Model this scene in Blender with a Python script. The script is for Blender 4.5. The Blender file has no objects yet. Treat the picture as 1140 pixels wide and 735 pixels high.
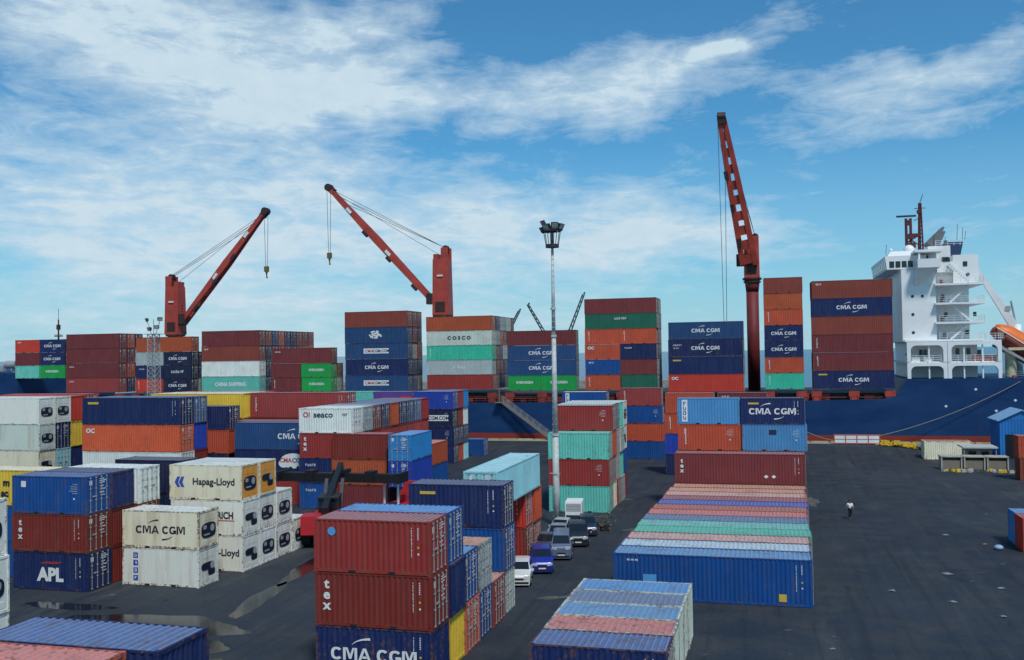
import bpy, math, random
from mathutils import Vector, Matrix, Quaternion
R = math.radians
random.seed(7)
scn = bpy.context.scene
col = scn.collection

# ------------------------------------------------------------------ camera
cam_d = bpy.data.cameras.new('camera'); cam = bpy.data.objects.new('camera', cam_d); col.objects.link(cam)
scn.camera = cam
cam_d.sensor_width = 36.0; cam_d.lens = 33.82; cam_d.clip_start = 0.5; cam_d.clip_end = 60000
_yaw, _pitch, _roll = R(14.918), R(1.4055), R(-.8738)
_fw = Vector((-math.sin(_yaw)*math.cos(_pitch), math.cos(_yaw)*math.cos(_pitch), math.sin(_pitch)))
_r0 = Vector((math.cos(_yaw), math.sin(_yaw), 0)); _u0 = _r0.cross(_fw)
_r = _r0*math.cos(_roll)+_u0*math.sin(_roll); _u = _r.cross(_fw)
cam.matrix_world = Matrix(((_r.x, _u.x, -_fw.x, 0), (_r.y, _u.y, -_fw.y, 0), (_r.z, _u.z, -_fw.z, 15.694), (0, 0, 0, 1)))

# ------------------------------------------------------------------ sky, sun, exposure
SUN_EL, SUN_AZ = 56.0, 148.0       # compass azimuth seen from above, +Y = 0, clockwise: behind the camera, to the right
world = bpy.data.worlds.new('World'); scn.world = world; world.use_nodes = True
wn, wl = world.node_tree.nodes, world.node_tree.links
wn.clear()
def N(tree, t, **kw):
    n = tree.nodes.new(t)
    for k, v in kw.items():
        if k.startswith('i_'):
            n.inputs[int(k[2:]) if k[2:].isdigit() else k[2:].replace('_', ' ')].default_value = v
        else: setattr(n, k, v)
    return n
def M2(tree, op, a, b=None, c=None, clamp=False):
    n = tree.nodes.new('ShaderNodeMath'); n.operation = op; n.use_clamp = clamp
    for i, v in enumerate((a, b, c)):
        if v is None: continue
        if isinstance(v, (int, float)): n.inputs[i].default_value = v
        else: tree.links.new(v, n.inputs[i])
    return n.outputs[0]
def MIX(tree, fac, a, b, mode='MIX'):
    n = tree.nodes.new('ShaderNodeMix'); n.data_type = 'RGBA'; n.blend_type = mode
    for i, v in ((0, fac), (6, a), (7, b)):
        if isinstance(v, (int, float)): n.inputs[i].default_value = v
        elif isinstance(v, tuple): n.inputs[i].default_value = v if len(v) == 4 else v+(1,)
        else: tree.links.new(v, n.inputs[i])
    return n.outputs[2]
def RAMP(tree, fac, stops, interp='LINEAR'):
    n = tree.nodes.new('ShaderNodeValToRGB'); n.color_ramp.interpolation = interp
    e = n.color_ramp.elements
    while len(e) < len(stops): e.new(.5)
    for k, (p, c) in enumerate(stops):
        e[k].position = p; e[k].color = (c, c, c, 1) if isinstance(c, (int, float)) else tuple(c)+(1,)
    tree.links.new(fac, n.inputs[0]); return n.outputs[0]
wt = world.node_tree
sky = N(wt, 'ShaderNodeTexSky', sky_type='NISHITA', sun_disc=False, sun_elevation=R(SUN_EL), sun_rotation=R(SUN_AZ),
        altitude=10, air_density=1.0, dust_density=.6, ozone_density=3.0)
tc = N(wt, 'ShaderNodeTexCoord')
sep = N(wt, 'ShaderNodeSeparateXYZ'); wl.new(tc.outputs['Generated'], sep.inputs[0])
az = M2(wt, 'MULTIPLY', M2(wt, 'ARCTAN2', sep.outputs[0], sep.outputs[1]), 57.2958)
el = M2(wt, 'MULTIPLY', M2(wt, 'ARCSINE', sep.outputs[2]), 57.2958)
ae = N(wt, 'ShaderNodeCombineXYZ'); wl.new(az, ae.inputs[0]); wl.new(el, ae.inputs[1])
# cloud-deck coordinates: the direction cut with a high flat layer
zz = M2(wt, 'ADD', M2(wt, 'MAXIMUM', sep.outputs[2], 0.0), .10)
deck = N(wt, 'ShaderNodeCombineXYZ')
wl.new(M2(wt, 'DIVIDE', sep.outputs[0], zz), deck.inputs[0]); wl.new(M2(wt, 'DIVIDE', sep.outputs[1], zz), deck.inputs[1])
def noise(tree, vec, scale, detail=6, rough=.55, dist=0.0, sc=(1, 1, 1), loc=(0, 0, 0), rot=(0, 0, 0)):
    mp = N(tree, 'ShaderNodeMapping'); mp.inputs['Scale'].default_value = sc; mp.inputs['Location'].default_value = loc
    mp.inputs['Rotation'].default_value = rot
    tree.links.new(vec, mp.inputs[0])
    n = N(tree, 'ShaderNodeTexNoise'); n.inputs['Scale'].default_value = scale; n.inputs['Detail'].default_value = detail
    n.inputs['Roughness'].default_value = rough; n.inputs['Distortion'].default_value = dist
    tree.links.new(mp.outputs[0], n.inputs['Vector']); return n.outputs[0]
n_big = noise(wt, deck.outputs[0], 1.1, 8, .6, .5, (1, .8, 1), (3.1, 1.7, 0), (0, 0, R(15)))
n_fine = noise(wt, deck.outputs[0], 4.2, 8, .62, .3, (1, .8, 1), (1, 5, 0), (0, 0, R(20)))
n_st = noise(wt, ae.outputs[0], .16, 8, .6, .6, (.7, 2.4, 1), (2, 3, 0), (0, 0, R(4)))
warp_n = N(wt, 'ShaderNodeTexNoise'); warp_n.inputs['Scale'].default_value = .16; warp_n.inputs['Detail'].default_value = 4
wl.new(ae.outputs[0], warp_n.inputs['Vector'])
wsub = N(wt, 'ShaderNodeVectorMath', operation='SUBTRACT'); wl.new(warp_n.outputs['Color'], wsub.inputs[0]); wsub.inputs[1].default_value = (.5, .5, .5)
wscl = N(wt, 'ShaderNodeVectorMath', operation='MULTIPLY'); wl.new(wsub.outputs[0], wscl.inputs[0]); wscl.inputs[1].default_value = (9, 4.5, 0)
wadd = N(wt, 'ShaderNodeVectorMath', operation='ADD'); wl.new(wscl.outputs[0], wadd.inputs[0]); wl.new(ae.outputs[0], wadd.inputs[1])
CLOUDS = [  # azimuth, elevation, half widths (degrees), tilt, weight
    (-32, 17.6, 17, 4.6, -3, .86), (-26, 14.6, 11, 2.6, 8, .60), (-40, 19, 6, 2.5, 0, .15), (-38, 10, 16, 6.5, 0, .62),
    (-27, 8.2, 16, 5.5, 6, .55), (-35, 3, 18, 4.5, 0, .55), (-10, 15.6, 12, 3.4, 4, .84), (-2, 17.6, 8, 1.8, 14, .32),
    (6, 15.0, 11, 1.9, 2, .50), (4, 12.8, 10, 1.5, 0, .40), (-13, 7.0, 17, 3.6, 0, .68), (-5, 6.0, 10, 2.4, 0, .45),
    (-2.5, 17.4, 1.9, .8, 8, .6), (-16, 2.2, 16, 3.0, 0, .45), (11, 15.5, 6, 1.0, 5, .3), (-21, 20, 7, 2.0, 15, .35),
    (-70, 14, 28, 10, 0, .8), (52, 15, 26, 8, 0, .8), (120, 20, 50, 14, 0, .8), (-140, 20, 50, 14, 0, .8)]
acc = None
for (a, e, ra, re_, tl, w_) in CLOUDS:
    mp = N(wt, 'ShaderNodeMapping', vector_type='TEXTURE')
    mp.inputs['Location'].default_value = (a, e, 0); mp.inputs['Rotation'].default_value = (0, 0, R(tl)); mp.inputs['Scale'].default_value = (ra, re_, 1)
    wl.new(wadd.outputs[0], mp.inputs[0])
    g = N(wt, 'ShaderNodeTexGradient', gradient_type='SPHERICAL'); wl.new(mp.outputs[0], g.inputs[0])
    s = M2(wt, 'MULTIPLY', M2(wt, 'SMOOTH_MIN', M2(wt, 'MULTIPLY', g.outputs[1], 1.6), 1.0, .3), w_)
    acc = s if acc is None else M2(wt, 'ADD', acc, s)
n_wisp = noise(wt, ae.outputs[0], .55, 9, .68, 1.2, (.45, 1.6, 1), (5, 9, 0), (0, 0, R(-6)))
n_puff = noise(wt, ae.outputs[0], .9, 9, .62, .3, (.7, 1.3, 1), (9, 2, 0))
mask = M2(wt, 'ADD', M2(wt, 'ADD', acc, M2(wt, 'MULTIPLY', M2(wt, 'SUBTRACT', n_big, .5), 1.2)),
          M2(wt, 'ADD', M2(wt, 'ADD', M2(wt, 'MULTIPLY', M2(wt, 'SUBTRACT', n_fine, .5), .9), M2(wt, 'MULTIPLY', M2(wt, 'SUBTRACT', n_st, .5), 1.0)),
             M2(wt, 'ADD', M2(wt, 'MULTIPLY', M2(wt, 'SUBTRACT', n_wisp, .5), 1.05), M2(wt, 'MULTIPLY', M2(wt, 'SUBTRACT', n_puff, .5), .35))))
cl = RAMP(wt, mask, [(.12, 0), (.42, .30), (.78, .68), (1.15, 1.0)])
ccol = MIX(wt, n_puff, (5.0, 6.8, 8.1), (7.0, 8.3, 9.1))
skyc = MIX(wt, 1.0, sky.outputs[0], (.36, .96, 1.20), 'MULTIPLY')
# pale band of moist air close to the horizon
hz = RAMP(wt, M2(wt, 'DIVIDE', M2(wt, 'ABSOLUTE', el), 30.0), [(0, .80), (.16, .36), (.40, .05), (1, 0)])
skyc = MIX(wt, hz, skyc, (4.6, 6.9, 8.3))
fin = MIX(wt, cl, skyc, ccol)
bg = N(wt, 'ShaderNodeBackground'); bg.inputs['Strength'].default_value = .095
wl.new(fin, bg.inputs[0]); wo = N(wt, 'ShaderNodeOutputWorld'); wl.new(bg.outputs[0], wo.inputs[0])

sd = bpy.data.lights.new('sun', 'SUN'); sun = bpy.data.objects.new('sun', sd); col.objects.link(sun)
sd.energy = 2.7; sd.angle = R(8); sd.color = (1, .96, .9)
_sv = Vector((math.sin(R(SUN_AZ))*math.cos(R(SUN_EL)), math.cos(R(SUN_AZ))*math.cos(R(SUN_EL)), math.sin(R(SUN_EL))))
sun.rotation_euler = _sv.to_track_quat('Z', 'Y').to_euler()
scn.view_settings.view_transform = 'Standard'; scn.view_settings.look = 'None'
scn.view_settings.exposure = 0.0; scn.view_settings.gamma = 1.0

# ------------------------------------------------------------------ helpers
def lin(c):
    c /= 255.0
    return c/12.92 if c <= .04045 else ((c+.055)/1.055)**2.4
def tint(r, g, b, k=1.25):
    k = min(k, .82/max(lin(r), lin(g), lin(b)))
    return (lin(r)*k, lin(g)*k, lin(b)*k)
class MB:
    def __init__(s): s.v = []; s.f = []; s.m = []
    def quad(s, a, b, c, d, m=0):
        n = len(s.v); s.v += [a, b, c, d]; s.f.append((n, n+1, n+2, n+3)); s.m.append(m)
    def poly(s, pts, m=0):
        n = len(s.v); s.v += list(pts); s.f.append(tuple(range(n, n+len(pts)))); s.m.append(m)
    def box(s, x0, x1, y0, y1, z0, z1, m=0):
        n = len(s.v)
        s.v += [(x0, y0, z0), (x1, y0, z0), (x1, y1, z0), (x0, y1, z0), (x0, y0, z1), (x1, y0, z1), (x1, y1, z1), (x0, y1, z1)]
        for f in ((0, 3, 2, 1), (4, 5, 6, 7), (0, 1, 5, 4), (1, 2, 6, 5), (2, 3, 7, 6), (3, 0, 4, 7)):
            s.f.append(tuple(n+i for i in f)); s.m.append(m)
    def hexa(s, p, m=0):       # eight points, bottom four then top four
        n = len(s.v); s.v += [tuple(q) for q in p]
        for f in ((0, 3, 2, 1), (4, 5, 6, 7), (0, 1, 5, 4), (1, 2, 6, 5), (2, 3, 7, 6), (3, 0, 4, 7)):
            s.f.append(tuple(n+i for i in f)); s.m.append(m)
    def tube(s, a, b, r, r2=None, n=10, m=0, caps=True):
        a, b = Vector(a), Vector(b); r2 = r if r2 is None else r2
        d = (b-a)
        if d.length < 1e-6: return
        q = d.to_track_quat('Z', 'Y'); k = len(s.v)
        for P, rr in ((a, r), (b, r2)):
            for i in range(n):
                t = 2*math.pi*i/n
                s.v.append(tuple(P+q @ Vector((rr*math.cos(t), rr*math.sin(t), 0))))
        for i in range(n):
            j = (i+1) % n; s.f.append((k+i, k+j, k+n+j, k+n+i)); s.m.append(m)
        if caps:
            s.f.append(tuple(k+i for i in reversed(range(n)))); s.m.append(m)
            s.f.append(tuple(k+n+i for i in range(n))); s.m.append(m)
    def beam(s, a, b, wa, ha, wb=None, hb=None, side=Vector((0, 1, 0)), m=0):
        """box girder from a to b, width along side, height across"""
        a, b = Vector(a), Vector(b); wb = wa if wb is None else wb; hb = ha if hb is None else hb
        d = (b-a).normalized(); sd_ = (side-d*side.dot(d)).normalized(); up = sd_.cross(d)
        p = []
        for P, w, h in ((a, wa, ha), (b, wb, hb)):
            p += [P-sd_*w/2-up*h/2, P+sd_*w/2-up*h/2, P+sd_*w/2+up*h/2, P-sd_*w/2+up*h/2]
        s.hexa(p, m)
    def mesh(s, name, smooth=False):
        me = bpy.data.meshes.new(name); me.from_pydata([tuple(q) for q in s.v], [], s.f)
        if any(s.m): me.polygons.foreach_set('material_index', s.m)
        if smooth: me.polygons.foreach_set('use_smooth', [True]*len(me.polygons))
        me.update(); return me
def lk(o, parent=None, loc=None, rz=None):
    col.objects.link(o)
    if parent is not None: o.parent = parent
    if loc is not None: o.location = loc
    if rz is not None: o.rotation_euler = (0, 0, rz)
    return o
def ob(name, mb, mats, parent=None, loc=None, smooth=False, rz=None):
    me = mb.mesh(name, smooth) if isinstance(mb, MB) else mb
    if not isinstance(mats, (list, tuple)): mats = [mats]
    if len(me.materials) == 0:
        for m_ in mats: me.materials.append(m_)
    return lk(bpy.data.objects.new(name, me), parent, loc, rz)
def tag(o, label, cat, group=None):
    o['label'] = label; o['category'] = cat
    if group: o['group'] = group
    return o
def root(name, loc, label, cat, group=None, rz=0.0):
    o = bpy.data.objects.new(name, None); o.empty_display_size = .3
    lk(o, None, loc, rz); return tag(o, label, cat, group)
def kind(o, k): o['kind'] = k; return o

# ------------------------------------------------------------------ materials
def mat(name):
    m = bpy.data.materials.new(name); m.use_nodes = True
    t = m.node_tree; b = t.nodes['Principled BSDF']; return m, t, b
def simple(name, c, rough=.6, metal=0.0, var=.12, scale=1.5, spec=.4):
    m, t, b = mat(name)
    g = N(t, 'ShaderNodeTexCoord')
    n = noise(t, g.outputs['Object'], scale, 5, .6)
    f = RAMP(t, n, [(.3, 1-var), (.7, 1+var*.6)])
    t.links.new(MIX(t, 1.0, tuple(c)+(1,), f, 'MULTIPLY'), b.inputs['Base Color'])
    b.inputs['Roughness'].default_value = rough; b.inputs['Metallic'].default_value = metal
    b.inputs['Specular IOR Level'].default_value = spec
    return m
def paint_mat(name, roof=False, gloss=.55, lit_chalk=0.0, reef=False):
    """weathered container paint; colour and rustiness are carried by each object"""
    m, t, b = mat(name)
    oi = N(t, 'ShaderNodeObjectInfo'); g = N(t, 'ShaderNodeTexCoord')
    off = N(t, 'ShaderNodeVectorMath', operation='SCALE'); off.inputs[0].default_value = (37, 91, 53)
    t.links.new(oi.outputs['Random'], off.inputs['Scale'])
    ad = N(t, 'ShaderNodeVectorMath', operation='ADD'); t.links.new(g.outputs['Object'], ad.inputs[0]); t.links.new(off.outputs[0], ad.inputs[1])
    P = ad.outputs[0]
    c = oi.outputs['Color']; rust = oi.outputs['Alpha']
    n1 = noise(t, P, .55, 5, .6)
    n2 = noise(t, P, 5.0, 6, .65)
    n3 = noise(t, P, 2.6, 5, .6, 0, (1, 1, .12))          # streaks running down
    c = MIX(t, 1.0, c, RAMP(t, n1, [(.3, .87), (.7, 1.09)]), 'MULTIPLY')
    if roof:
        c = MIX(t, RAMP(t, n2, [(.3, .20+lit_chalk), (.7, .36+lit_chalk)]), c, (.37, .40, .43))     # chalked by the weather; crests painted paler still as light on the ribs
        c = MIX(t, RAMP(t, noise(t, P, .9, 8, .7, .8), [(.54, 0), (.70, .62)]), c, (.13, .075, .055))
    else:
        c = MIX(t, RAMP(t, n3, [(.40, 0), (.80, .13)]), c, (.17, .165, .155))
        c = MIX(t, RAMP(t, n2, [(.48, 0), (.85, .16)]), c, (.07, .06, .05))
    thr = M2(t, 'ADD', n2, M2(t, 'MULTIPLY', n3, .7))
    rf = RAMP(t, M2(t, 'ADD', M2(t, 'MULTIPLY', thr, .55), M2(t, 'MULTIPLY', rust, .085)), [(.585, 0), (.66, .8)])
    c = MIX(t, rf, c, MIX(t, n1, (.11, .042, .02), (.20, .085, .035)))
    if reef:      # smooth white panels: rust weeps down from the seams instead of speckling
        n4 = noise(t, P, 1.6, 5, .6, .4, (1, 1, .10)); n5 = noise(t, P, 1.2, 4, .6)
        c = MIX(t, RAMP(t, n1, [(.3, 0), (.7, .10)]), oi.outputs['Color'], (.42, .40, .34))
        c = MIX(t, RAMP(t, M2(t, 'ADD', n4, M2(t, 'MULTIPLY', rust, .10)), [(.56, 0), (.80, .55)]), c, (.42, .27, .12))
        c = MIX(t, RAMP(t, M2(t, 'ADD', n2, M2(t, 'MULTIPLY', n5, .5)), [(.90, 0), (.98, .5)]), c, (.24, .15, .08))
    t.links.new(c, b.inputs['Base Color'])
    t.links.new(RAMP(t, n2, [(.3, gloss-.1), (.7, gloss+.15)]), b.inputs['Roughness'])
    b.inputs['Specular IOR Level'].default_value = .35
    return m
M_PAINT = paint_mat('container_paint'); M_REEF = paint_mat('reefer_panel_paint', False, .5, 0.0, True); M_ROOF = paint_mat('container_roof_paint', True, .5); M_ROOFLIT = paint_mat('container_roof_crest_lit_worn', True, .5, .26)
M_WHITE = simple('white_lettering', (.74, .74, .72), .6, 0, .10, 3)
M_INK = simple('dark_lettering', (.018, .022, .045), .6)
M_REDL = simple('red_lettering', (.5, .05, .04), .6)
M_BLUEL = simple('blue_lettering', (.03, .08, .38), .6)
M_YELL = simple('yellow_label', (.62, .42, .05), .6)
M_LBLUE = simple('light_blue_emblem', (.09, .32, .62), .6)
M_STEEL = simple('galvanised_steel', (.40, .40, .38), .45, .3)
M_DSTEEL = simple('dark_steel', (.035, .035, .04), .5, .2)
M_UNIT = simple('reefer_machinery', (.012, .018, .035), .45, 0, .4, 6)
M_GREY = simple('grey_paint', (.34, .35, .35), .6)
M_CRANE = simple('crane_red_paint', (.42, .055, .035), .5, 0, .3, .5)
M_CRANED = simple('crane_dark_metal', (.045, .022, .02), .55, 0, .3, .8)
M_SHIPW = simple('ship_white_paint', (.80, .81, .80), .45, 0, .10, .3)
M_SHIPG = simple('ship_grey_paint', (.32, .34, .35), .6)  # grey paint for the aft railing, boat ramp and winch
M_GLASS = simple('dark_window_glass', (.012, .016, .022), .12, 0, .1, 1, .6)
M_RUB = simple('rubber', (.018, .018, .018), .85)
M_ROPE = simple('rope', (.30, .27, .2), .9)
M_YEL = simple('yellow_steel_paint', (.62, .42, .03), .5)
M_RED = simple('red_machine_paint', (.48, .022, .03), .45)
M_BLACKM = simple('black_machine_paint', (.015, .016, .018), .45)
M_LAMPP = simple('lamp_post_paint', (.50, .52, .50), .55, 0, .25, 1.2)
M_CONC = simple('concrete', (.30, .28, .24), .9, 0, .3, .6)

# ------------------------------------------------------------------ setting: ground, quay, sea
def ground_mat():
    m, t, b = mat('worn_asphalt')
    g = N(t, 'ShaderNodeTexCoord'); P = g.outputs['Object']
    a = noise(t, P, .045, 6, .6); s = noise(t, P, .35, 7, .62); f = noise(t, P, 4.0, 8, .7); ff = noise(t, P, 22, 3, .7)
    c = MIX(t, RAMP(t, a, [(.35, 0), (.65, 1)]), (.018, .025, .036), (.032, .041, .053))
    c = MIX(t, RAMP(t, s, [(.42, 0), (.72, .5)]), c, (.062, .062, .06))
    c = MIX(t, 1.0, c, RAMP(t, f, [(.25, .72), (.75, 1.28)]), 'MULTIPLY')
    c = MIX(t, 1.0, c, RAMP(t, ff, [(.2, .85), (.8, 1.15)]), 'MULTIPLY')
    # pale dust swept along the lanes between the stacks
    du = noise(t, P, .16, 7, .68, .6, (1.6, .35, 1), (4, 2, 0))
    c = MIX(t, RAMP(t, du, [(.56, 0), (.74, .40)]), c, (.10, .105, .10))
    sp = noise(t, P, .9, 3, .5, .2, (1, 1, 1), (11, 3, 0))
    c = MIX(t, RAMP(t, sp, [(.71, 0), (.745, .55)]), c, (.13, .14, .145))
    tk_ = noise(t, P, .7, 4, .6, .3, (2.2, .07, 1), (2, 0, 0), (0, 0, R(3)))       # tyre tracks along the lanes
    c = MIX(t, RAMP(t, tk_, [(.54, 0), (.66, .45)]), c, (.014, .017, .022)); c = MIX(t, RAMP(t, tk_, [(.30, .30), (.42, 0)]), c, (.060, .066, .072))
    oil = noise(t, P, .30, 3, .5, 1.5, (1, 1, 1), (31, 7, 0)); c = MIX(t, RAMP(t, oil, [(.66, 0), (.72, .6)]), c, (.010, .011, .014))
    rep = N(t, 'ShaderNodeTexVoronoi'); rep.inputs['Scale'].default_value = .13; rep.distance = 'CHEBYCHEV'; t.links.new(P, rep.inputs['Vector'])
    c = MIX(t, RAMP(t, rep.outputs['Distance'], [(.10, .22), (.13, 0)]), c, (.055, .062, .068))     # squarish repair patches
    t.links.new(c, b.inputs['Base Color'])
    t.links.new(RAMP(t, s, [(.35, .62), (.65, .88)]), b.inputs['Roughness'])
    bp = N(t, 'ShaderNodeBump'); bp.inputs['Strength'].default_value = .35; bp.inputs['Distance'].default_value = .05
    t.links.new(f, bp.inputs['Height']); t.links.new(bp.outputs[0], b.inputs['Normal'])
    b.inputs['Specular IOR Level'].default_value = .3
    return m
M_GROUND = ground_mat()
g = MB()
ys = [-80, 0, 60, 142, 146, 150, 154, 158]; zs = [0, 0, 0, 0, .22, .5, .75, .9]
xs = [-420, -200, -80, 0, 80, 200, 420]
for i in range(len(xs)-1):
    for j in range(len(ys)-1):
        g.quad((xs[i], ys[j], zs[j]), (xs[i+1], ys[j], zs[j]), (xs[i+1], ys[j+1], zs[j+1]), (xs[i], ys[j+1], zs[j+1]))
kind(ob('ground', g, M_GROUND), 'structure')
q = MB(); q.box(-420, 420, 158, 160.4, -4, .904); kind(ob('quay', q, M_CONC), 'structure')
k_ = MB()
for i in range(-60, 40): k_.box(i*3.0+.1, i*3.0+2.9, 159.7, 160.2, .9, 1.12)
kind(ob('quay_kerb', k_, simple('kerb_paint', (.42, .36, .2), .8, 0, .4, .4)), 'structure')
def sea_mat():
    m, t, b = mat('sea_water')
    g = N(t, 'ShaderNodeTexCoord'); P = g.outputs['Object']
    b.inputs['Base Color'].default_value = (.012, .075, .14, 1)
    b.inputs['Roughness'].default_value = .22
    n = noise(t, P, .12, 8, .65, 0, (1, 1.6, 1)); bp = N(t, 'ShaderNodeBump'); bp.inputs['Strength'].default_value = .6; bp.inputs['Distance'].default_value = 1.2
    t.links.new(n, bp.inputs['Height']); t.links.new(bp.outputs[0], b.inputs['Normal']); return m
s_ = MB(); s_.quad((-45000, 160, -2), (45000, 160, -2), (45000, 50000, -2), (-45000, 50000, -2)); kind(ob('sea', s_, sea_mat()), 'structure')

# wet patches and puddles
def blob(cx, cy, rx, ry, rot, seed, n=44, z=.004, jag=.35):
    rr = random.Random(seed); ph = [rr.uniform(0, 6.28) for _ in range(6)]
    b_ = MB(); pts = []
    for i in range(n):
        t = 2*math.pi*i/n
        k = 1+jag*(math.sin(2*t+ph[0])*.45+math.sin(3*t+ph[1])*.4+math.sin(5*t+ph[2])*.25+math.sin(9*t+ph[3])*.16+math.sin(14*t+ph[4])*.1)
        x, y = rx*k*math.cos(t), ry*k*math.sin(t)
        pts.append((cx+x*math.cos(rot)-y*math.sin(rot), cy+x*math.sin(rot)+y*math.cos(rot), z))
    b_.poly(pts); return b_
mw, tw, bw = mat('puddle_water'); bw.inputs['Base Color'].default_value = (.012, .014, .015, 1); bw.inputs['Roughness'].default_value = .12
bw.inputs['Specular IOR Level'].default_value = .6
_n = noise(tw, N(tw, 'ShaderNodeTexCoord').outputs['Object'], 1.2, 4, .6); _b = N(tw, 'ShaderNodeBump'); _b.inputs['Strength'].default_value = .3
_b.inputs['Distance'].default_value = .01; tw.links.new(_n, _b.inputs['Height']); tw.links.new(_b.outputs[0], bw.inputs['Normal'])
for i, (x, y, a, b_, ro) in enumerate([(-36.3, 49.6, 6.2, 2.3, .05), (-31.6, 46.0, 2.6, 2.0, .1), (-32.3, 56.5, .8, 4.2, .12), (-33.6, 66.5, .9, 5.5, .1), (-28.6, 43.0, 1.4, 2.4, .2), (-43.5, 52.4, 3, .8, 0)]):
    kind(ob('puddle', blob(x, y, a, b_, ro, i+3, 60, .005, .24), mw), 'structure')
M_DUST = simple('pale_dust', (.11, .105, .09), .95, 0, .45, 1.3)
for i, (x, y, a, b_, ro) in enumerate([(-13.6, 60.7, 1.1, .35, .6), (-15.6, 102, 1.2, .5, .3), (4.0, 104, .5, 3.2, .1), (-11.4, 85, 1.3, .6, .2)]):
    kind(ob('dust_patch', blob(x, y, a, b_, ro, i+30, z=.006, jag=.6), M_DUST), 'structure')

# ------------------------------------------------------------------ lettering
_tc = {}
def text_mesh(s, bold=.0, vert=False, cond=1.0):
    """lettering of cap height 1, centred, standing in the x-z plane and facing -y"""
    key = (s, bold, vert, cond)
    if key in _tc: return _tc[key]
    def one(st):
        cu = bpy.data.curves.new('lettering', 'FONT'); cu.body = st; cu.size = 1.0; cu.offset = bold; cu.extrude = .004
        cu.resolution_u = 3; cu.align_x = 'LEFT'
        o = bpy.data.objects.new('lettering', cu); col.objects.link(o)
        dg = bpy.context.evaluated_depsgraph_get(); dg.update()
        me = bpy.data.meshes.new_from_object(o.evaluated_get(dg)); bpy.data.objects.remove(o); bpy.data.curves.remove(cu)
        vs = [tuple(v.co) for v in me.vertices]; fs = [tuple(p.vertices) for p in me.polygons]; bpy.data.meshes.remove(me)
        return vs, fs
    V, F = [], []
    if not vert:
        V, F = one(s)
    else:
        for i, ch in enumerate(s):
            v, f = one(ch)
            if not v: continue
            mx = (min(p[0] for p in v)+max(p[0] for p in v))/2; n = len(V)
            V += [(p[0]-mx, p[1]-i*.80, p[2]) for p in v]; F += [tuple(n+j for j in q) for q in f]
    x0, x1 = min(p[0] for p in V), max(p[0] for p in V); y0, y1 = min(p[1] for p in V), max(p[1] for p in V)
    cap = .71; cx, cy = (x0+x1)/2, (y0+y1)/2
    V = [((p[0]-cx)/cap*cond, -p[2]/cap, (p[1]-cy)/cap) for p in V]
    _tc[key] = (V, F); return _tc[key]
def put_text(mb, s, x, z, h, bold=.012, vert=False, cond=1.0, m=0, y=0, rot=0.0):
    V, F = text_mesh(s, bold, vert, cond); n = len(mb.v)
    c_, s_ = math.cos(rot), math.sin(rot)
    for p in V:
        X, Z = p[0]*h, p[2]*h
        mb.v.append((x+X*c_-Z*s_, y+p[1]*.35, z+X*s_+Z*c_))
    for f in F: mb.f.append(tuple(n+i for i in f)); mb.m.append(m)
def arc(mb, cx, cz, rx, rz, a0, a1, w, m=0, y=0, n=12):
    """tapered swoosh"""
    P = []
    for i in range(n+1):
        t = i/n; a = R(a0+(a1-a0)*t); ww = w*(.15+.85*t)
        ca, sa = math.cos(a), math.sin(a)
        P.append(((cx+rx*ca, cz+rz*sa), (cx+(rx-ww)*ca, cz+(rz-ww)*sa)))
    for i in range(n):
        a, b = P[i], P[i+1]
        q4 = [(a[0][0], y, a[0][1]), (b[0][0], y, b[0][1]), (b[1][0], y, b[1][1]), (a[1][0], y, a[1][1])]
        mb.quad(*q4, m)
def disc(mb, x, z, rx, rz=None, m=0, y=0, n=20):
    rz = rx if rz is None else rz
    mb.poly([(x+rx*math.cos(2*math.pi*i/n), y, z+rz*math.sin(2*math.pi*i/n)) for i in range(n)], m)
def plate(mb, x0, x1, z0, z1, m=0, y=0): mb.quad((x0, y, z0), (x1, y, z0), (x1, y, z1), (x0, y, z1), m)

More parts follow.
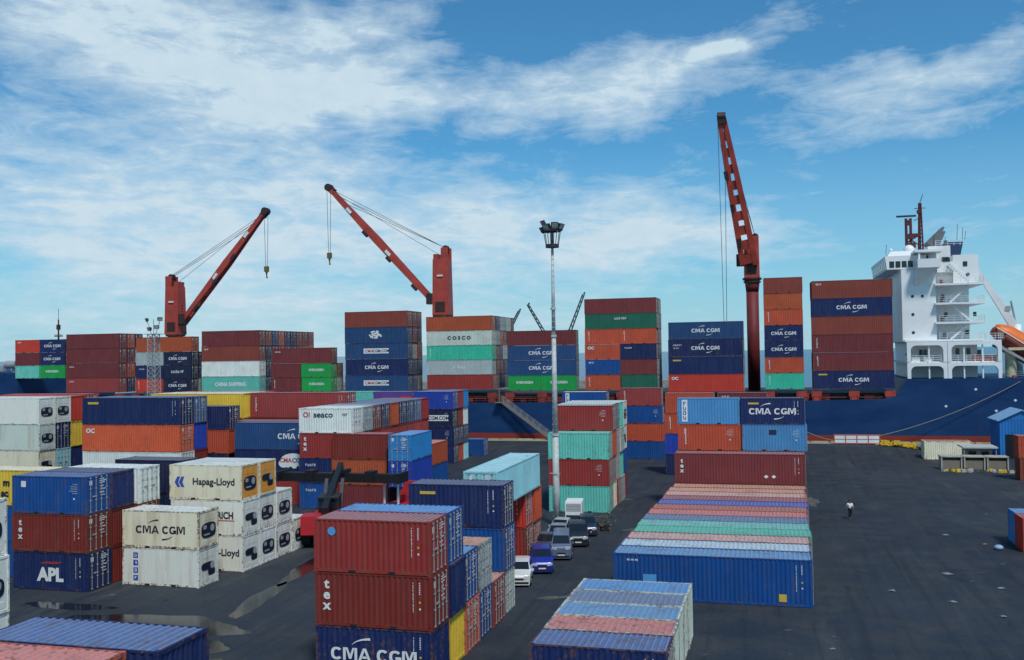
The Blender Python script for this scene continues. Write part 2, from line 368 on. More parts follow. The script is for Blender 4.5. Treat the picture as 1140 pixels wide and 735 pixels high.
def scrib(b, x, z, n, h, w=.62, vert=False, m=0, seed=1, y=0):
    """worn lettering nobody could read from here: n broken glyph-like blocks centred on x, z"""
    q = random.Random(seed*31+n)
    for i in range(n):
        cx, cz = (x, z+((n-1)/2-i)*h*1.22) if vert else (x+(i-(n-1)/2)*h*w*1.25, z)
        gw = h*w; k = q.randrange(4)
        if k != 1: plate(b, cx-gw*.42, cx-gw*.18, cz-h*.5, cz+h*.5, m, y)
        if k != 2: plate(b, cx-gw*.18, cx+gw*.42, cz+h*.28, cz+h*.5, m, y)
        if k != 0: plate(b, cx+gw*.16, cx+gw*.42, cz-h*.5, cz+h*.28, m, y)
        plate(b, cx-gw*.18, cx+gw*.16, cz-h*(.5 if k > 1 else .12), cz-h*(.3 if k > 1 else -.1), m, y)
def heavy(b, st, x, z, h, m=0, y=0, bar=.23):
    """wide heavy capitals, for the big shipping-line names"""
    wd = {'C': .98, 'M': 1.22, 'A': 1.12, 'G': 1.02, ' ': .34}; gap = .07
    tot = sum(wd[c] for c in st)+gap*(len(st)-1); x0 = x-tot*h/2; z0 = z-h/2
    def Q(pts): b.poly([(x0+p[0]*h, y, z0+p[1]*h) for p in pts], m)
    def ring(w, a0, a1, n=12):
        P = []
        for i in range(n+1):
            a = R(a0+(a1-a0)*i/n); c_, s_ = math.cos(a), math.sin(a)
            sx, sz = math.copysign(abs(c_)**.8, c_), math.copysign(abs(s_)**.8, s_)
            P.append(((w/2+w/2*sx, .5+.5*sz), (w/2+(w/2-bar*1.1)*sx, .5+(.5-bar*.85)*sz)))
        for i in range(n): Q([P[i][0], P[i+1][0], P[i+1][1], P[i][1]])
    for c in st:
        w = wd[c]
        if c == 'C': ring(w, 38, 322)
        elif c == 'G': ring(w, 38, 330); Q([(w*.52, .30), (w, .30), (w, .50), (w*.52, .50)]); Q([(w-bar, .06), (w, .06), (w, .298), (w-bar, .298)])
        elif c == 'M':
            Q([(0, 0), (bar, 0), (bar, 1), (0, 1)]); Q([(w-bar, 0), (w, 0), (w, 1), (w-bar, 1)])
            Q([(bar, 1), (w/2-bar*.45, .12), (w/2, .12), (w/2, .45), (bar+.16, 1)]); Q([(w-bar, 1), (w-bar-.16, 1), (w/2, .45), (w/2, .12), (w/2+bar*.45, .12)])
        elif c == 'A':
            Q([(0, 0), (bar*1.05, 0), (w/2, .80), (w/2, 1), (w/2-bar*.6, 1)]); Q([(w, 0), (w/2+bar*.6, 1), (w/2, 1), (w/2, .80), (w-bar*1.05, 0)])
            Q([(w*.32, .20), (w*.68, .20), (w*.62, .38), (w*.38, .38)])
        x0 += (w+gap)*h
MARKS = {}
LM = [M_WHITE, M_INK, M_REDL, M_BLUEL, M_YELL, M_LBLUE]      # lettering material slots 0..5
def mark(name, L, H):
    """lettering mesh on a long side: origin at side centre, z from the base"""
    key = (name, L, H)
    if key in MARKS: return MARKS[key]
    b = MB(); k = name; hx = L/2
    def cma(m, x=0., z=H*.50, h=.58, sw=True):
        heavy(b, 'CMA CGM', x, z, h*.92, m, -.002)
        w = h*5.6
        if sw:
            arc(b, x, z+h*.40, w*.32, h*.85, 160, 98, h*.19, m); arc(b, x, z-h*.40, w*.32, h*.85, 340, 278, h*.19, m)
    if k == 'cma': cma(0)
    elif k == 'cmabig': cma(0, 0.0 if L < 7 else 1.3, H*.50, .66)
    elif k == 'cmalong': cma(0, 0, H*.50, .68)
    elif k == 'cmadark': cma(1, 0, H*.50, .58)
    elif k == 'cmacom':
        plate(b, -2.45, 2.45, H*.36, H*.68, 0, .004); put_text(b, 'CMA', -1.35, H*.52, .50, .03, False, 1.1, 2, -.004); put_text(b, 'CGM.COM', .95, H*.52, .50, .03, False, .95, 1, -.004)
    elif k == 'apl':
        put_text(b, 'APL', 0, H*.42, .86, .05, False, 1.0, 0)
        for i in range(5): b.quad((-.85+i*.1, 0, H*.70+i*.03), (.55+i*.1, 0, H*.70+i*.03), (.60+i*.1, 0, H*.70+.02+i*.03), (-.80+i*.1, 0, H*.70+.02+i*.03), 2)
    elif k == 'tex': put_text(b, 'tex', -hx+.62, H*.58, .46, .035, True, 1.1, 0)
    elif k == 'texl': put_text(b, 'tex', -hx+.7, H*.58, .42, .03, True, 1.1, 0)
    elif k == 'vcai': scrib(b, -hx+.75, H*.54, 6, .22, .9, True)
    elif k == 'vcap': scrib(b, -hx+.7, H*.53, 6, .22, .95, True, 0, 3)
    elif k == 'florens': scrib(b, -hx+1.3, H*.76, 5, .26, .7, False, 0, 4)
    elif k == 'smallt': scrib(b, -hx+1.0, H*.79, 3, .32, .9, False, 0, 5)
    elif k == 'ool': put_text(b, 'OC', -hx+1.05, H*.77, .46, .045, False, 1.1, 0)
    elif k == 'dot': disc(b, -hx+.95, H*.77, .21, None, 5)
    elif k == 'seaco':
        put_text(b, 'Ol', -hx+.85, H*.74, .52, .02, False, 1.05, 2); put_text(b, 'seaco', -hx+2.75, H*.71, .60, .018, False, 1.15, 1)
        scrib(b, hx-.9, H*.74, 3, .26, .7, False, 1, 15)
    elif k == 'hapag':
        put_text(b, 'Hapag-Lloyd', .70, H*.50, .50, .026, False, 1.0, 1)
        for s0 in (0, .36):
            b.poly([(-hx+.45+s0, 0, H*.50), (-hx+.68+s0, 0, H*.66), (-hx+.92+s0, 0, H*.66), (-hx+.74+s0, 0, H*.50), (-hx+.92+s0, 0, H*.36), (-hx+.68+s0, 0, H*.36)], 3)
    elif k == 'rich': put_text(b, 'RICH', 1.55, H*.58, .50, .035, False, .85, 1); plate(b, .9, 2.3, H*.42, H*.445, 2)
    elif k == 'lloyd': put_text(b, 'Hapag-Lloyd', .98, H*.50, .50, .025, False, .98, 1)
    elif k == 'cosco': put_text(b, 'C O S C O', 0, H*.52, .58, .045, False, 1.15, 1)
    elif k == 'cship': put_text(b, 'CHINA SHIPPING', 0, H*.50, .72, .04, False, .85, 0)
    elif k == 'ever': put_text(b, 'EVERGREEN', .0, H*.54, .42, .03, False, .95, 0)
    elif k == 'ever40': put_text(b, 'EVERGREEN', 0, H*.54, .62, .03, False, .95, 0)
    elif k == 'umo': scrib(b, 0, H*.52, 4, .5, .9, False, 0, 6)
    elif k == 'uppnl': scrib(b, 0, H*.68, 6, .36, .8, False, 0, 7)
    elif k == 'hermes': scrib(b, 0, H*.52, 6, .48, .8, False, 0, 8)
    elif k == 'msc': put_text(b, 'm', -.15, H*.62, .50, .05, False, 1.1, 1); put_text(b, 'sc', -.30, H*.32, .50, .05, False, 1.1, 1)
    elif k == 'lion':
        rr = random.Random(5)
        for i in range(26):
            a = rr.uniform(0, 6.28); d_ = rr.uniform(.2, 1.0); disc(b, 1.3*d_*math.cos(a)-.1, H*.53+.62*d_*math.sin(a), rr.uniform(.16, .34), rr.uniform(.1, .2), 0, -.001*i, 9)
        put_text(b, '..', .2, H*.55, .4, .02, False, 1.4, 1, -.03)
    elif k == 'globe':
        disc(b, .9, H*.60, 1.5, .80, 0, .004); disc(b, -.2, H*.50, .60, .44, 0, .002)
        put_text(b, 'CMA', .05, H*.62, .46, .03, False, 1, 2, -.004); put_text(b, 'CGM', 1.5, H*.62, .46, .03, False, 1, 1, -.004)
        disc(b, .6, H*.32, .26, .2, 1, -.002); disc(b, 1.5, H*.36, .22, .16, 1, -.002)
    elif k == 'cosq':
        for i in range(4):
            plate(b, -hx+.88, -hx+1.26, H*(.80-i*.20)-.19, H*(.80-i*.20)+.19, 3, .002)
            scrib(b, -hx+1.07, H*(.80-i*.20), 1, .22, .9, False, 0, 20+i, -.003)
    elif k == 'yel': plate(b, -hx+.75, -hx+1.75, H*.76, H*.83, 4)
    elif k == 'yel40': plate(b, -hx+.75, -hx+2.1, H*.76, H*.84, 4)
    elif k == 'sq': plate(b, -hx+.75, -hx+1.15, H*.70, H*.86, 0)
    elif k == 'bmark':
        put_text(b, 'm m m', -hx+1.25, H*.86, .16, .03, False, 1.1, 0); plate(b, -hx+1.9, -hx+2.75, H*.36, H*.56, 5)
        plate(b, hx-2.0, hx-1.55, H*.10, H*.26, 4)
    elif k == 'safm': plate(b, 1.2, 3.0, H*.34, H*.74, 2, .002); scrib(b, 2.1, H*.55, 6, .36, .75, False, 0, 10, -.004)
    elif k == 'vbox':
        plate(b, -hx+.45, -hx+1.0, H*.10, H*.94, 0, .002)
        scrib(b, -hx+.72, H*.52, 4, .38, .9, True, 3, 13, -.003)
    elif k == 'unes': scrib(b, -hx+1.5, H*.68, 6, .24, .8, False, 0, 11); scrib(b, -hx+1.3, H*.5, 5, .2, .8, False, 0, 12)
    elif k == 'uasc': scrib(b, -hx+1.3, H*.74, 5, .24, .8, False, 0, 9)
    elif k == 'plaque': plate(b, -.5, .2, H*.62, H*.80, 1)
    elif k == 'diam': 
        for dx in (0, .7): b.poly([(hx-3.6+dx, 0, H*.20), (hx-3.38+dx, 0, H*.26), (hx-3.6+dx, 0, H*.32), (hx-3.82+dx, 0, H*.26)], 0)
    elif k == 'codes':     # the painted identification near the door end: illegibly small
        rr = random.Random(len(MARKS)); z = H*.88
        while z > H*.36:
            h = rr.uniform(.04, .11); plate(b, hx-.98, hx-.945, z-h, z); z -= h+rr.uniform(.015, .06)
        z = H*.88
        for _ in range(7): plate(b, hx-.66, hx-.60, z-.05, z); z -= .085
        disc(b, hx-.62, H*.52, .055, None, 4); disc(b, hx-.62, H*.40, .05, None, 0)
    elif k == 'codes2':
        rr = random.Random(3+len(MARKS)); z = H*.80
        for _ in range(5): plate(b, hx-1.05-rr.uniform(.0, .35), hx-.7, z-.022, z); z -= .15
        disc(b, hx-1.0, H*.42, .07, None, 0)
    me = b.mesh('lettering')
    for m_ in LM: me.materials.append(m_)
    MARKS[key] = me; return me

# ------------------------------------------------------------------ containers
W_ = 2.438
PAL = dict(
    maroon=(106, 42, 44), red=(138, 44, 40), dred=(112, 36, 28), brown=(122, 54, 42), orange=(172, 70, 44), orangeb=(160, 72, 40), salmon=(186, 92, 74),
    scarlet=(182, 54, 40), rose=(138, 54, 52), navy=(14, 32, 78), navyd=(15, 26, 58), blue=(5, 66, 128), royal=(26, 58, 150), lblue=(66, 126, 172), sky=(34, 120, 180),
    teal=(92, 176, 160), lteal=(140, 192, 198), tealg=(50, 170, 140), green=(16, 146, 66), dgreen=(24, 88, 68), white=(222, 226, 218), cream=(240, 231, 200),
    grey=(152, 162, 160), greyg=(180, 188, 176), yellow=(206, 172, 56), steel=(26, 62, 104), slate=(72, 94, 128), tan=(190, 130, 96), pink=(198, 152, 136), verm=(196, 84, 50),
    lgrey=(170, 188, 196), reefer=(238, 237, 224), purple=(92, 60, 130), unit=(225, 225, 215))
CNAME = dict(maroon='maroon', red='red', dred='dark red', brown='brown', orange='orange', orangeb='orange brown', salmon='salmon', scarlet='bright red', verm='orange red', rose='rose red',
    navy='navy', navyd='dark navy', blue='blue', royal='royal blue', lblue='light blue', sky='sky blue', teal='pale teal', lteal='pale cyan', tealg='sea green', green='green',
    dgreen='dark green', white='white', cream='cream', grey='grey', greyg='greenish grey', yellow='yellow', steel='steel blue', slate='slate blue', tan='tan', pink='faded pink',
    lgrey='light grey', reefer='white', purple='purple')
def corr(mb, p0, ux, L, z0, z1, out, period=.278, dep=.036):
    """vertical corrugated sheet from p0 along ux for L; out = outward normal"""
    n = max(1, round(L/period)); w = L/n; pts = [(0, 0)]
    for i in range(n):
        x = i*w; pts += [(x+w*.13, 0), (x+w*.37, -dep), (x+w*.63, -dep), (x+w*.87, 0)]
    pts.append((L, 0)); k = len(mb.v)
    for (a, d) in pts:
        for z in (z0, z1): mb.v.append((p0[0]+ux[0]*a+out[0]*d, p0[1]+ux[1]*a+out[1]*d, z))
    for i in range(len(pts)-1):
        a = k+2*i; mb.f.append((a, a+2, a+3, a+1)); mb.m.append(0)
_cm = {}
def cmesh(part, L, H, v=''):
    key = (part, L, H, v)
    if key in _cm: return _cm[key]
    b = MB(); hx, hy = L/2, W_/2; m_ = M_PAINT
    if part == 'frame':
        for sx in (-1, 1):
            for sy in (-1, 1):
                b.box(*sorted((sx*hx, sx*(hx-.13))), *sorted((sy*hy, sy*(hy-.12))), .12, H-.12)
                for z0, z1 in ((0, .118), (H-.118, H)): b.box(*sorted((sx*(hx+.004), sx*(hx-.178))), *sorted((sy*(hy+.004), sy*(hy-.162))), z0, z1)
            b.box(*sorted((sx*(hx-.002), sx*(hx-.10))), -hy+.163, hy-.163, .02, .17); b.box(*sorted((sx*(hx-.002), sx*(hx-.10))), -hy+.163, hy-.163, H-.13, H-.01)
        for sy in (-1, 1):
            b.box(-hx+.179, hx-.179, *sorted((sy*(hy-.002), sy*(hy-.07))), .03, .18); b.box(-hx+.179, hx-.179, *sorted((sy*(hy-.002), sy*(hy-.07))), H-.08, H-.012)
        b.box(-hx+.2, hx-.2, -hy+.08, hy-.08, .10, .15)
    elif part == 'pocket':
        m_ = M_RUB
        for sy in (-1, 1):
            for x in (-1.03, 1.03): b.box(x-.18, x+.18, *sorted((sy*(hy+.002), sy*(hy-.05))), .022, .15)
    elif part == 'side':
        if v == 'r':
            m_ = M_REEF
            b.quad((-hx+.13, -hy+.012, .18), (hx-.13, -hy+.012, .18), (hx-.13, -hy+.012, H-.08), (-hx+.13, -hy+.012, H-.08))
            n = round(L/.6)
            for i in range(1, n): x = -hx+i*L/n; b.box(x-.012, x+.012, -hy+.004, -hy+.012, .19, H-.09)
        else: corr(b, (-hx+.13, -hy+.008), (1, 0), L-.26, .18, H-.08, (0, -1))
    elif part == 'roof':
        m_ = M_ROOF; n = round((L-.3)/.29); w = (L-.3)/n; x = -hx+.15; z = H-.012
        k = len(b.v); pts = [(-hx+.06, z)]
        for i in range(n):
            pts += [(x+w*.1, z), (x+w*.3, z-.036 if v != 'r' else z-.004), (x+w*.7, z-.036 if v != 'r' else z-.004), (x+w*.9, z)]; x += w
        pts.append((hx-.06, z))
        for (a, zz_) in pts:
            for y in (-hy+.05, hy-.05): b.v.append((a, y, zz_))
        for i in range(len(pts)-1): a = k+2*i; b.f.append((a, a+2, a+3, a+1)); b.m.append(1 if i % 4 == 0 and v != 'r' else 0)  # crest faces use the paler copy: rib light put into the colour, plus wear
    elif part == 'end':      # plain corrugated bulkhead at +x
        corr(b, (hx-.02, -hy+.12), (0, 1), W_-.24, .17, H-.13, (1, 0), .24, .045)
    elif part == 'door':     # one leaf, hinged at y=-hy side; v selects the leaf
        s = -1 if v == 'a' else 1
        y0, y1 = sorted((s*.008, s*(hy-.125)))
        b.box(hx-.06, hx-.035, y0, y1, .18, H-.14)
        for k in range(5):   # pressed ribs
            zc = .18+(H-.32)*(k+.5)/5; b.box(hx-.035, hx-.022, y0+.08, y1-.08, zc-.16, zc+.16)
    elif part == 'rods':
        s = -1 if v == 'a' else 1; m_ = M_STEEL
        for yy in (.27, .82):
            b.tube((hx+.012, s*yy, .10), (hx+.012, s*yy, H-.08), .026, n=6)
            for zz_ in (.16, H*.36, H*.66, H-.14): b.box(hx-.03, hx+.04, s*yy-.07, s*yy+.07, zz_-.035, zz_+.035)
        b.box(hx-.02, hx+.035, *sorted((s*.20, s*.62)), H*.44, H*.47)
    elif part == 'doorink':
        m_ = M_WHITE; rr = random.Random(9)
        z = H*.90
        for i in range(6):
            a, w = rr.uniform(.12, .2), rr.uniform(.3, .75); b.quad((hx-.02, a, z-.06), (hx-.02, a+w, z-.06), (hx-.02, a+w, z), (hx-.02, a, z)); z -= .13 if i < 2 else .22
        b.quad((hx-.02, -.9, H*.76), (hx-.02, -.62, H*.76), (hx-.02, -.62, H*.88), (hx-.02, -.9, H*.88))
    elif part == 'unitpanel':
        m_ = M_REEF; b.box(hx-.14, hx-.03, -hy+.125, hy-.125, .17, H-.13)
        for yy in (-.35, .35): b.box(hx-.03, hx-.018, yy-.3, yy+.3, H*.72, H*.90)
        b.box(hx-.03, hx-.015, -.9, .9, .24, H*.20)
    elif part == 'unit':
        m_ = M_UNIT; n = 20; zc = H*.46
        def rr_(cy, cz, ry, rz, x0, x1, p=3.2):
            k = len(b.v)
            for x in (x0, x1):
                for i in range(n):
                    t = 2*math.pi*i/n; c_, s_ = math.cos(t), math.sin(t)
                    b.v.append((x, cy+ry*math.copysign(abs(c_)**(2/p), c_), cz+rz*math.copysign(abs(s_)**(2/p), s_)))
            for i in range(n): j = (i+1) % n; b.f.append((k+i, k+j, k+n+j, k+n+i)); b.m.append(0)
            b.f.append(tuple(k+n+i for i in range(n))); b.m.append(0)
        if v == 'a': rr_(.0, zc, .88, .52, hx-.03, hx+.002)
        elif v == 'b': rr_(-.1, zc+.12, .78, .26, hx-.03, hx+.002); rr_(.35, zc-.34, .42, .24, hx-.03, hx-.002)
        else: rr_(0.0, zc-.05, .30, .30, hx-.03, hx+.002); rr_(.75, zc-.1, .12, .22, hx-.03, hx+.002)
    elif part == 'fan':
        m_ = M_GREY; disc_n = 14
        for cy, cz, r in (((.42, H*.50, .26),) if v != 'c' else ((0, H*.44, .14),)):
            b.poly([(hx+.012, cy+r*math.cos(2*math.pi*i/disc_n), cz+r*math.sin(2*math.pi*i/disc_n)) for i in range(disc_n)])
        if v == 'a': b.box(hx+.002, hx+.014, -.66, -.30, H*.50, H*.60); b.box(hx+.002, hx+.012, -.6, .1, H*.33, H*.37)
    me = b.mesh(part); me.materials.append(m_); _cm[key] = me
    if part == 'roof': me.materials.append(M_ROOFLIT)
    return me
LABELS = set()
TIER = ['bottom', 'second', 'third', 'fourth', 'fifth', 'sixth', 'top']
ROWN = ['front', 'second', 'third', 'fourth', 'fifth', 'sixth', 'seventh', 'eighth', 'ninth', 'tenth', 'eleventh', 'twelfth', 'thirteenth', 'fourteenth']
MTXT = dict(cma='white lettering', cmabig='large white lettering', cmalong='white lettering', cmadark='dark lettering', cmacom='boxed lettering', apl='white lettering', tex='vertical lettering',
    texl='vertical lettering', vcai='vertical lettering', vcap='vertical lettering', florens='small lettering', smallt='small lettering', ool='small lettering', dot='blue dot', seaco='red-black lettering',
    hapag='blue emblem', rich='red underline', lloyd='black lettering', cosco='black lettering', cship='white lettering', ever='white lettering', ever40='white lettering', umo='white lettering',
    uppnl='white lettering', hermes='white lettering', msc='black letters', lion='white emblem', globe='white emblem', cosq='blue squares', yel='yellow mark', yel40='yellow mark', sq='white square',
    bmark='yellow square', safm='white lettering', vbox='white sidebar', uasc='small lettering', plaque='dark plaque', diam='white diamonds')
def shorten(lab):
    for a, b in (('refrigerated container', 'reefer'), (' the ', ' '), (' of ', ' '), (' small lettering', ' lettering'), (' black lettering', ' lettering'), (' with ', ' '), (' row', '')):
        if len(lab.split()) <= 16: break
        lab = lab.replace(a, b)
    return lab
def container(spec, L, H, x, y, z, rz=0.0, where='', grp='shipping containers'):
    """x, y: centre of the base. spec: 'colour [D|P|R|N] marks...'"""
    tk = spec.split(); cn = tk[0].split('/'); c = PAL[cn[0]]; rc = PAL[cn[1]] if len(cn) > 1 else c
    end = 'D'; marks = []; rust = random.uniform(0, .7); opan = False
    for t in tk[1:]:
        if t in 'DPRN': end = t
        elif t.startswith('rust'): rust = float(t[4:])
        elif t == 'opan': opan = True
        else: marks.append(t)
    desc = [m_ for m_ in marks if m_ in MTXT]
    size = 'long' if L > 7 else 'short'
    kindw = {'D': 'container', 'P': 'container', 'R': 'refrigerated container', 'N': 'container'}[end]
    lab = f"{CNAME[cn[0]]} {size} {kindw}" + (f" with {MTXT[desc[0]]}" if desc else '') + (', ' + where if where else '')
    lab = shorten(lab); k = 0; base = lab
    while lab in LABELS:
        k += 1; lab = base.replace(size+' ', size+' '+['weathered ', 'plain ', 'scuffed '][k % 3], 1) if k < 3 else base+f' {k}'
    LABELS.add(lab)
    nm = 'refrigerated_container' if end == 'R' else 'shipping_container'
    o = root(nm, (x, y, z), lab, 'container', grp, rz)
    f = random.uniform(.92, 1.08)
    C1 = tuple(min(.85, v*f) for v in tint(*c))+(rust,); C2 = tuple(min(.85, v*f) for v in tint(*rc))+(rust,)
    rv = 'r' if end == 'R' else ''
    def part(nm_, me, loc=None, rz_=None, par=None, color=C1):
        p = lk(bpy.data.objects.new(nm_, me), par or o, loc, rz_); p.color = color; return p
    part('frame', cmesh('frame', L, H), color=C1[:3]+(min(1.9, rust*1.0+.9),)); part('side_wall', cmesh('side', L, H, rv)); part('side_wall', cmesh('side', L, H, rv), None, math.pi)
    part('roof', cmesh('roof', L, H, rv), color=C2)
    if L < 7: part('forklift_pockets', cmesh('pocket', L, H))
    if end == 'D':
        for v in 'ab':
            d = part('door', cmesh('door', L, H, v)); part('lock_rods', cmesh('rods', L, H, v), par=d)
        part('door_markings', cmesh('doorink', L, H)); part('end_wall', cmesh('end', L, H), None, math.pi)
    elif end == 'P':
        part('end_wall', cmesh('end', L, H))
        for v in 'ab':
            d = part('door', cmesh('door', L, H, v), None, math.pi); part('lock_rods', cmesh('rods', L, H, v), None, 0, d)
    elif end == 'R':
        part('machinery_panel', cmesh('unitpanel', L, H), color=C1 if not opan else tuple(tint(214, 140, 50))+(rust,))
        u = part('cooling_unit', cmesh('unit', L, H, uv := random.choice('aab'))); part('fan', cmesh('fan', L, H, uv), par=u)
        part('end_wall', cmesh('end', L, H), None, math.pi)
    for m_ in marks: part('lettering', mark(m_, L, H), (0, -W_/2-.006, 0))
    return o
L2, L4, SH, HC = 6.058, 12.192, 2.591, 2.896
def stack(xr, y0, L, H, rows, where, z0=0.0, pitch=2.53, jit=.08, grp='shipping containers', shift=0.0, rn=None, nt=None, tier0=0, dx=None):
    """rows: front to back, each a list of levels from the ground; xr = x of the right ends"""
    top = max(len(r) for r in rows)
    for i, row in enumerate(rows):
        z = z0
        for k, sp in enumerate(row):
            h = H
            if sp and sp.startswith('^'): h = HC if H == SH else SH; sp = sp[1:]
            if sp is None: z += h; continue
            tn = TIER[k+tier0] if k+tier0 < len(row)+tier0-1 or len(row)+tier0 == 1 else 'top'
            if len(row)+tier0 == 1: tn = ''
            wh = (tn+' tier ' if tn else '')+((ROWN[i + (rn or 0)]+' row ') if len(rows) > 1 or rn else '')+where
            container(sp, L, h, xr-L/2+random.uniform(-jit, jit)+shift*i, y0+W_/2+i*pitch+random.uniform(-.02, .02), z, random.uniform(-.002, .002), wh, grp)
            z += h
YG = 'containers stacked in the yard'; SG = 'containers stacked on the ship deck'

# --- A: the nearest stack
stack(-15.6, 43.25, L2, SH, [
    ['navy P cmabig codes rust.9', 'dred D tex codes', 'red/rose D dot codes'],
    ['yellow P', 'navy P', 'blue/sky D'],
    ['salmon D', 'blue/lblue D'],
    ['blue D', 'grey/tan D rust.9'],
    ['rose/tan D'],
    ['greyg/cream D', 'blue D', 'navy D yel codes']], 'of the nearest centre stack', grp=YG, pitch=2.53)
# --- D: near low row
stack(-4.35, 41.5, L2, HC, [['navy/blue D codes rust1'], ['greyg/salmon P rust1'], ['greyg/lblue P'], ['greyg/slate P rust.9'], ['greyg/sky P rust.5']],
      'of the low block at bottom centre', grp=YG)
# --- beside the cars
stack(-17.9, 70.4, L2, SH, [['red/salmon D', 'scarlet/salmon D codes'], ['orange D', 'orange P']], 'beside the parked cars', grp=YG)
stack(-18.6, 63.2, L2, SH, [['red D', 'red P']], 'hidden behind navy stack near the cars', grp=YG)
o = container('lteal D', L4, SH, -18.95, 62.3+L4/2, 2*SH, -math.pi/2, 'lying end-on above the red pair', YG)
# --- B: long block at right, running away from the camera
B = ['blue/lblue D bmark codes rust.4', 'slate/lgrey D', 'rose/pink D rust1', 'tealg/tealg D', 'teal/teal D', 'slate/slate D', 'orange/salmon D', 'orangeb/orangeb D rust.9', 'royal/royal D', 'rose/rose D', 'salmon/pink D rust.6', 'brown/tan D', 'brown/tan D rust.9']
stack(2.35, 61.3, L4, HC, [[b] for b in B], 'of the long block beside the lane', grp=YG, shift=.055, pitch=2.56)
stack(3.12, 61.3+13*2.56+.1, L4, HC, [['rose D', 'maroon/rose D texl codes diam rust.2'], ['brown D', 'brown D']], 'of the stack behind the long block', grp=YG, pitch=2.6)
stack(-2.85, 97.4, L2, SH, [['orange D vcap codes2', 'lblue/slate D vbox']], 'standing left on the long maroon containers', z0=2*HC, grp=YG)
stack(3.32, 97.4, L2, SH, [['lblue D plaque codes2', 'navy D cmabig yel codes']], 'standing right on the long maroon containers', z0=2*HC, grp=YG)
stack(-6.9, 123.6, L2, SH, [['navy P', 'royal P', 'orange D vcap', 'orange D']], 'of the stack behind, left part', grp=YG)
stack(-.35, 123.6, L2, SH, [['navy P', 'brown P', 'maroon D', 'maroon D smallt']], 'of the stack behind, right part', grp=YG)
# --- G: green and red stack right of the lamp post
stack(-15.3, 93.4, L2, SH, [['teal D', 'red D codes2', 'teal D'], ['cream P', 'rose D', 'orange P', 'red/lgrey D codes2'], ['red D', 'greyg D', 'grey D', 'navy/white D'],
      ['grey D', 'teal P', 'greyg D', 'teal/white P'], ['maroon P', 'blue P', 'reefer R', 'reefer R']], 'of the teal stack behind the lamp', grp=YG)
stack(-21.3, 128.6, L2, SH, [['blue D', 'blue D', 'blue D', 'blue/white D vbox']], 'behind the teal stack', grp=YG)
stack(-15.2, 141.2, L2, SH, [['blue P', 'orange P', 'blue D codes2', 'rose D vcap']], 'of the stack nearest the gangway foot', grp=YG)
# --- P: stack at far left and reefers beside
stack(-44.75, 55.7, L2, SH, [
    ['navy D apl codes', 'dred D texl codes rust.9', 'blue D sq codes2 rust.5'], ['dred P', 'dred P', 'navy P']], 'of the stack left of the white pair', grp=YG)
stack(-44.55, 60.9, L2, SH, [['dred P', 'brown D', 'white D unes']], 'behind the blue corner stack', grp=YG)
stack(-44.3, 65.9, L2, SH, [['navyd P', 'navyd P', 'navyd P']], 'behind the white-ended container', grp=YG)
stack(-50.8, 58.5, L2, SH, [['blue D', 'blue D', 'yellow/cream D msc']], 'at the left edge', grp=YG)
stack(-37.95, 58.25, L2, SH, [['reefer R cosq rust.6', 'cream/white R cmadark rust1']], 'of the rusty white pair', grp=YG)
stack(-37.5, 63.3, L2, SH, [
    ['reefer R lloyd', 'reefer R rich rust.5', 'cream/white R hapag rust.4 opan'], ['reefer R', 'reefer R', 'cream/white R opan'], ['reefer R', 'reefer R'], ['reefer R']],
      'of the white refrigerated block', grp=YG)
# --- foreground left
stack(-16.1, 22.85, L2, SH, [['navy P', 'navy P', 'navy/blue P codes rust.2']], 'at the bottom left corner', grp=YG)
stack(-17.0, 20.3, L2, SH, [['orange P', 'orange P', 'salmon/salmon P rust1']], 'cut by the bottom left edge', grp=YG)
stack(-37.9, 38.8, L4, HC, [['reefer R', 'reefer R', 'reefer R']], 'cut by the left edge', grp=YG)
# --- rear left rows
stack(-77.6, 88.9, L4, HC, [['yellow D', 'cream R smallt', 'greyg/white R', 'reefer R'], ['navy P', 'lteal D', 'navy D', 'reefer R'], ['dred P', 'navy P', 'yellow P', 'scarlet P']],
      'of the left white stack', grp=YG)
stack(-60.1, 89.2, L4, HC, [['navyd D', 'white D', 'verm/orange D ool', 'navy D yel40 codes'], ['dred P', 'dred P', 'royal P', 'slate D'], ['navyd P', 'navyd P', 'orange P', None]],
      'of the navy and orange stack', grp=YG)
stack(-57.5, 94.3, L2, SH, [['navyd P', 'navyd P', 'orange P', 'navy D']], 'right of the navy stack', grp=YG)
stack(-58.6, 99.3, L4, HC, [['navyd D', 'navy D', 'navyd D', 'yellow/cream P'], ['royal P', 'royal P', 'tealg P', 'reefer R'], ['navy D', 'navy D', 'orange P', 'orange/orange P']],
      'under the yellow roof line', grp=YG)
stack(-80, 99.3, L4, HC, [['orange D', 'orange D', 'orange D', 'orange/orange D']], 'behind the left white stack', grp=YG)
stack(-46.3, 100.6, L4, HC, [['maroon D', 'maroon D', 'maroon D', 'rose D vcai codes']], 'behind the navy lettered pair', grp=YG)
stack(-44.0, 93.2, L4, HC, [['red D', 'navy D globe', 'steel D cmabig']], 'left of the cream-white lettered one', grp=YG)
stack(-45.6, 95.9, L4, HC, [[None, None, 'red D']], 'behind the navy lettered pair', grp=YG)
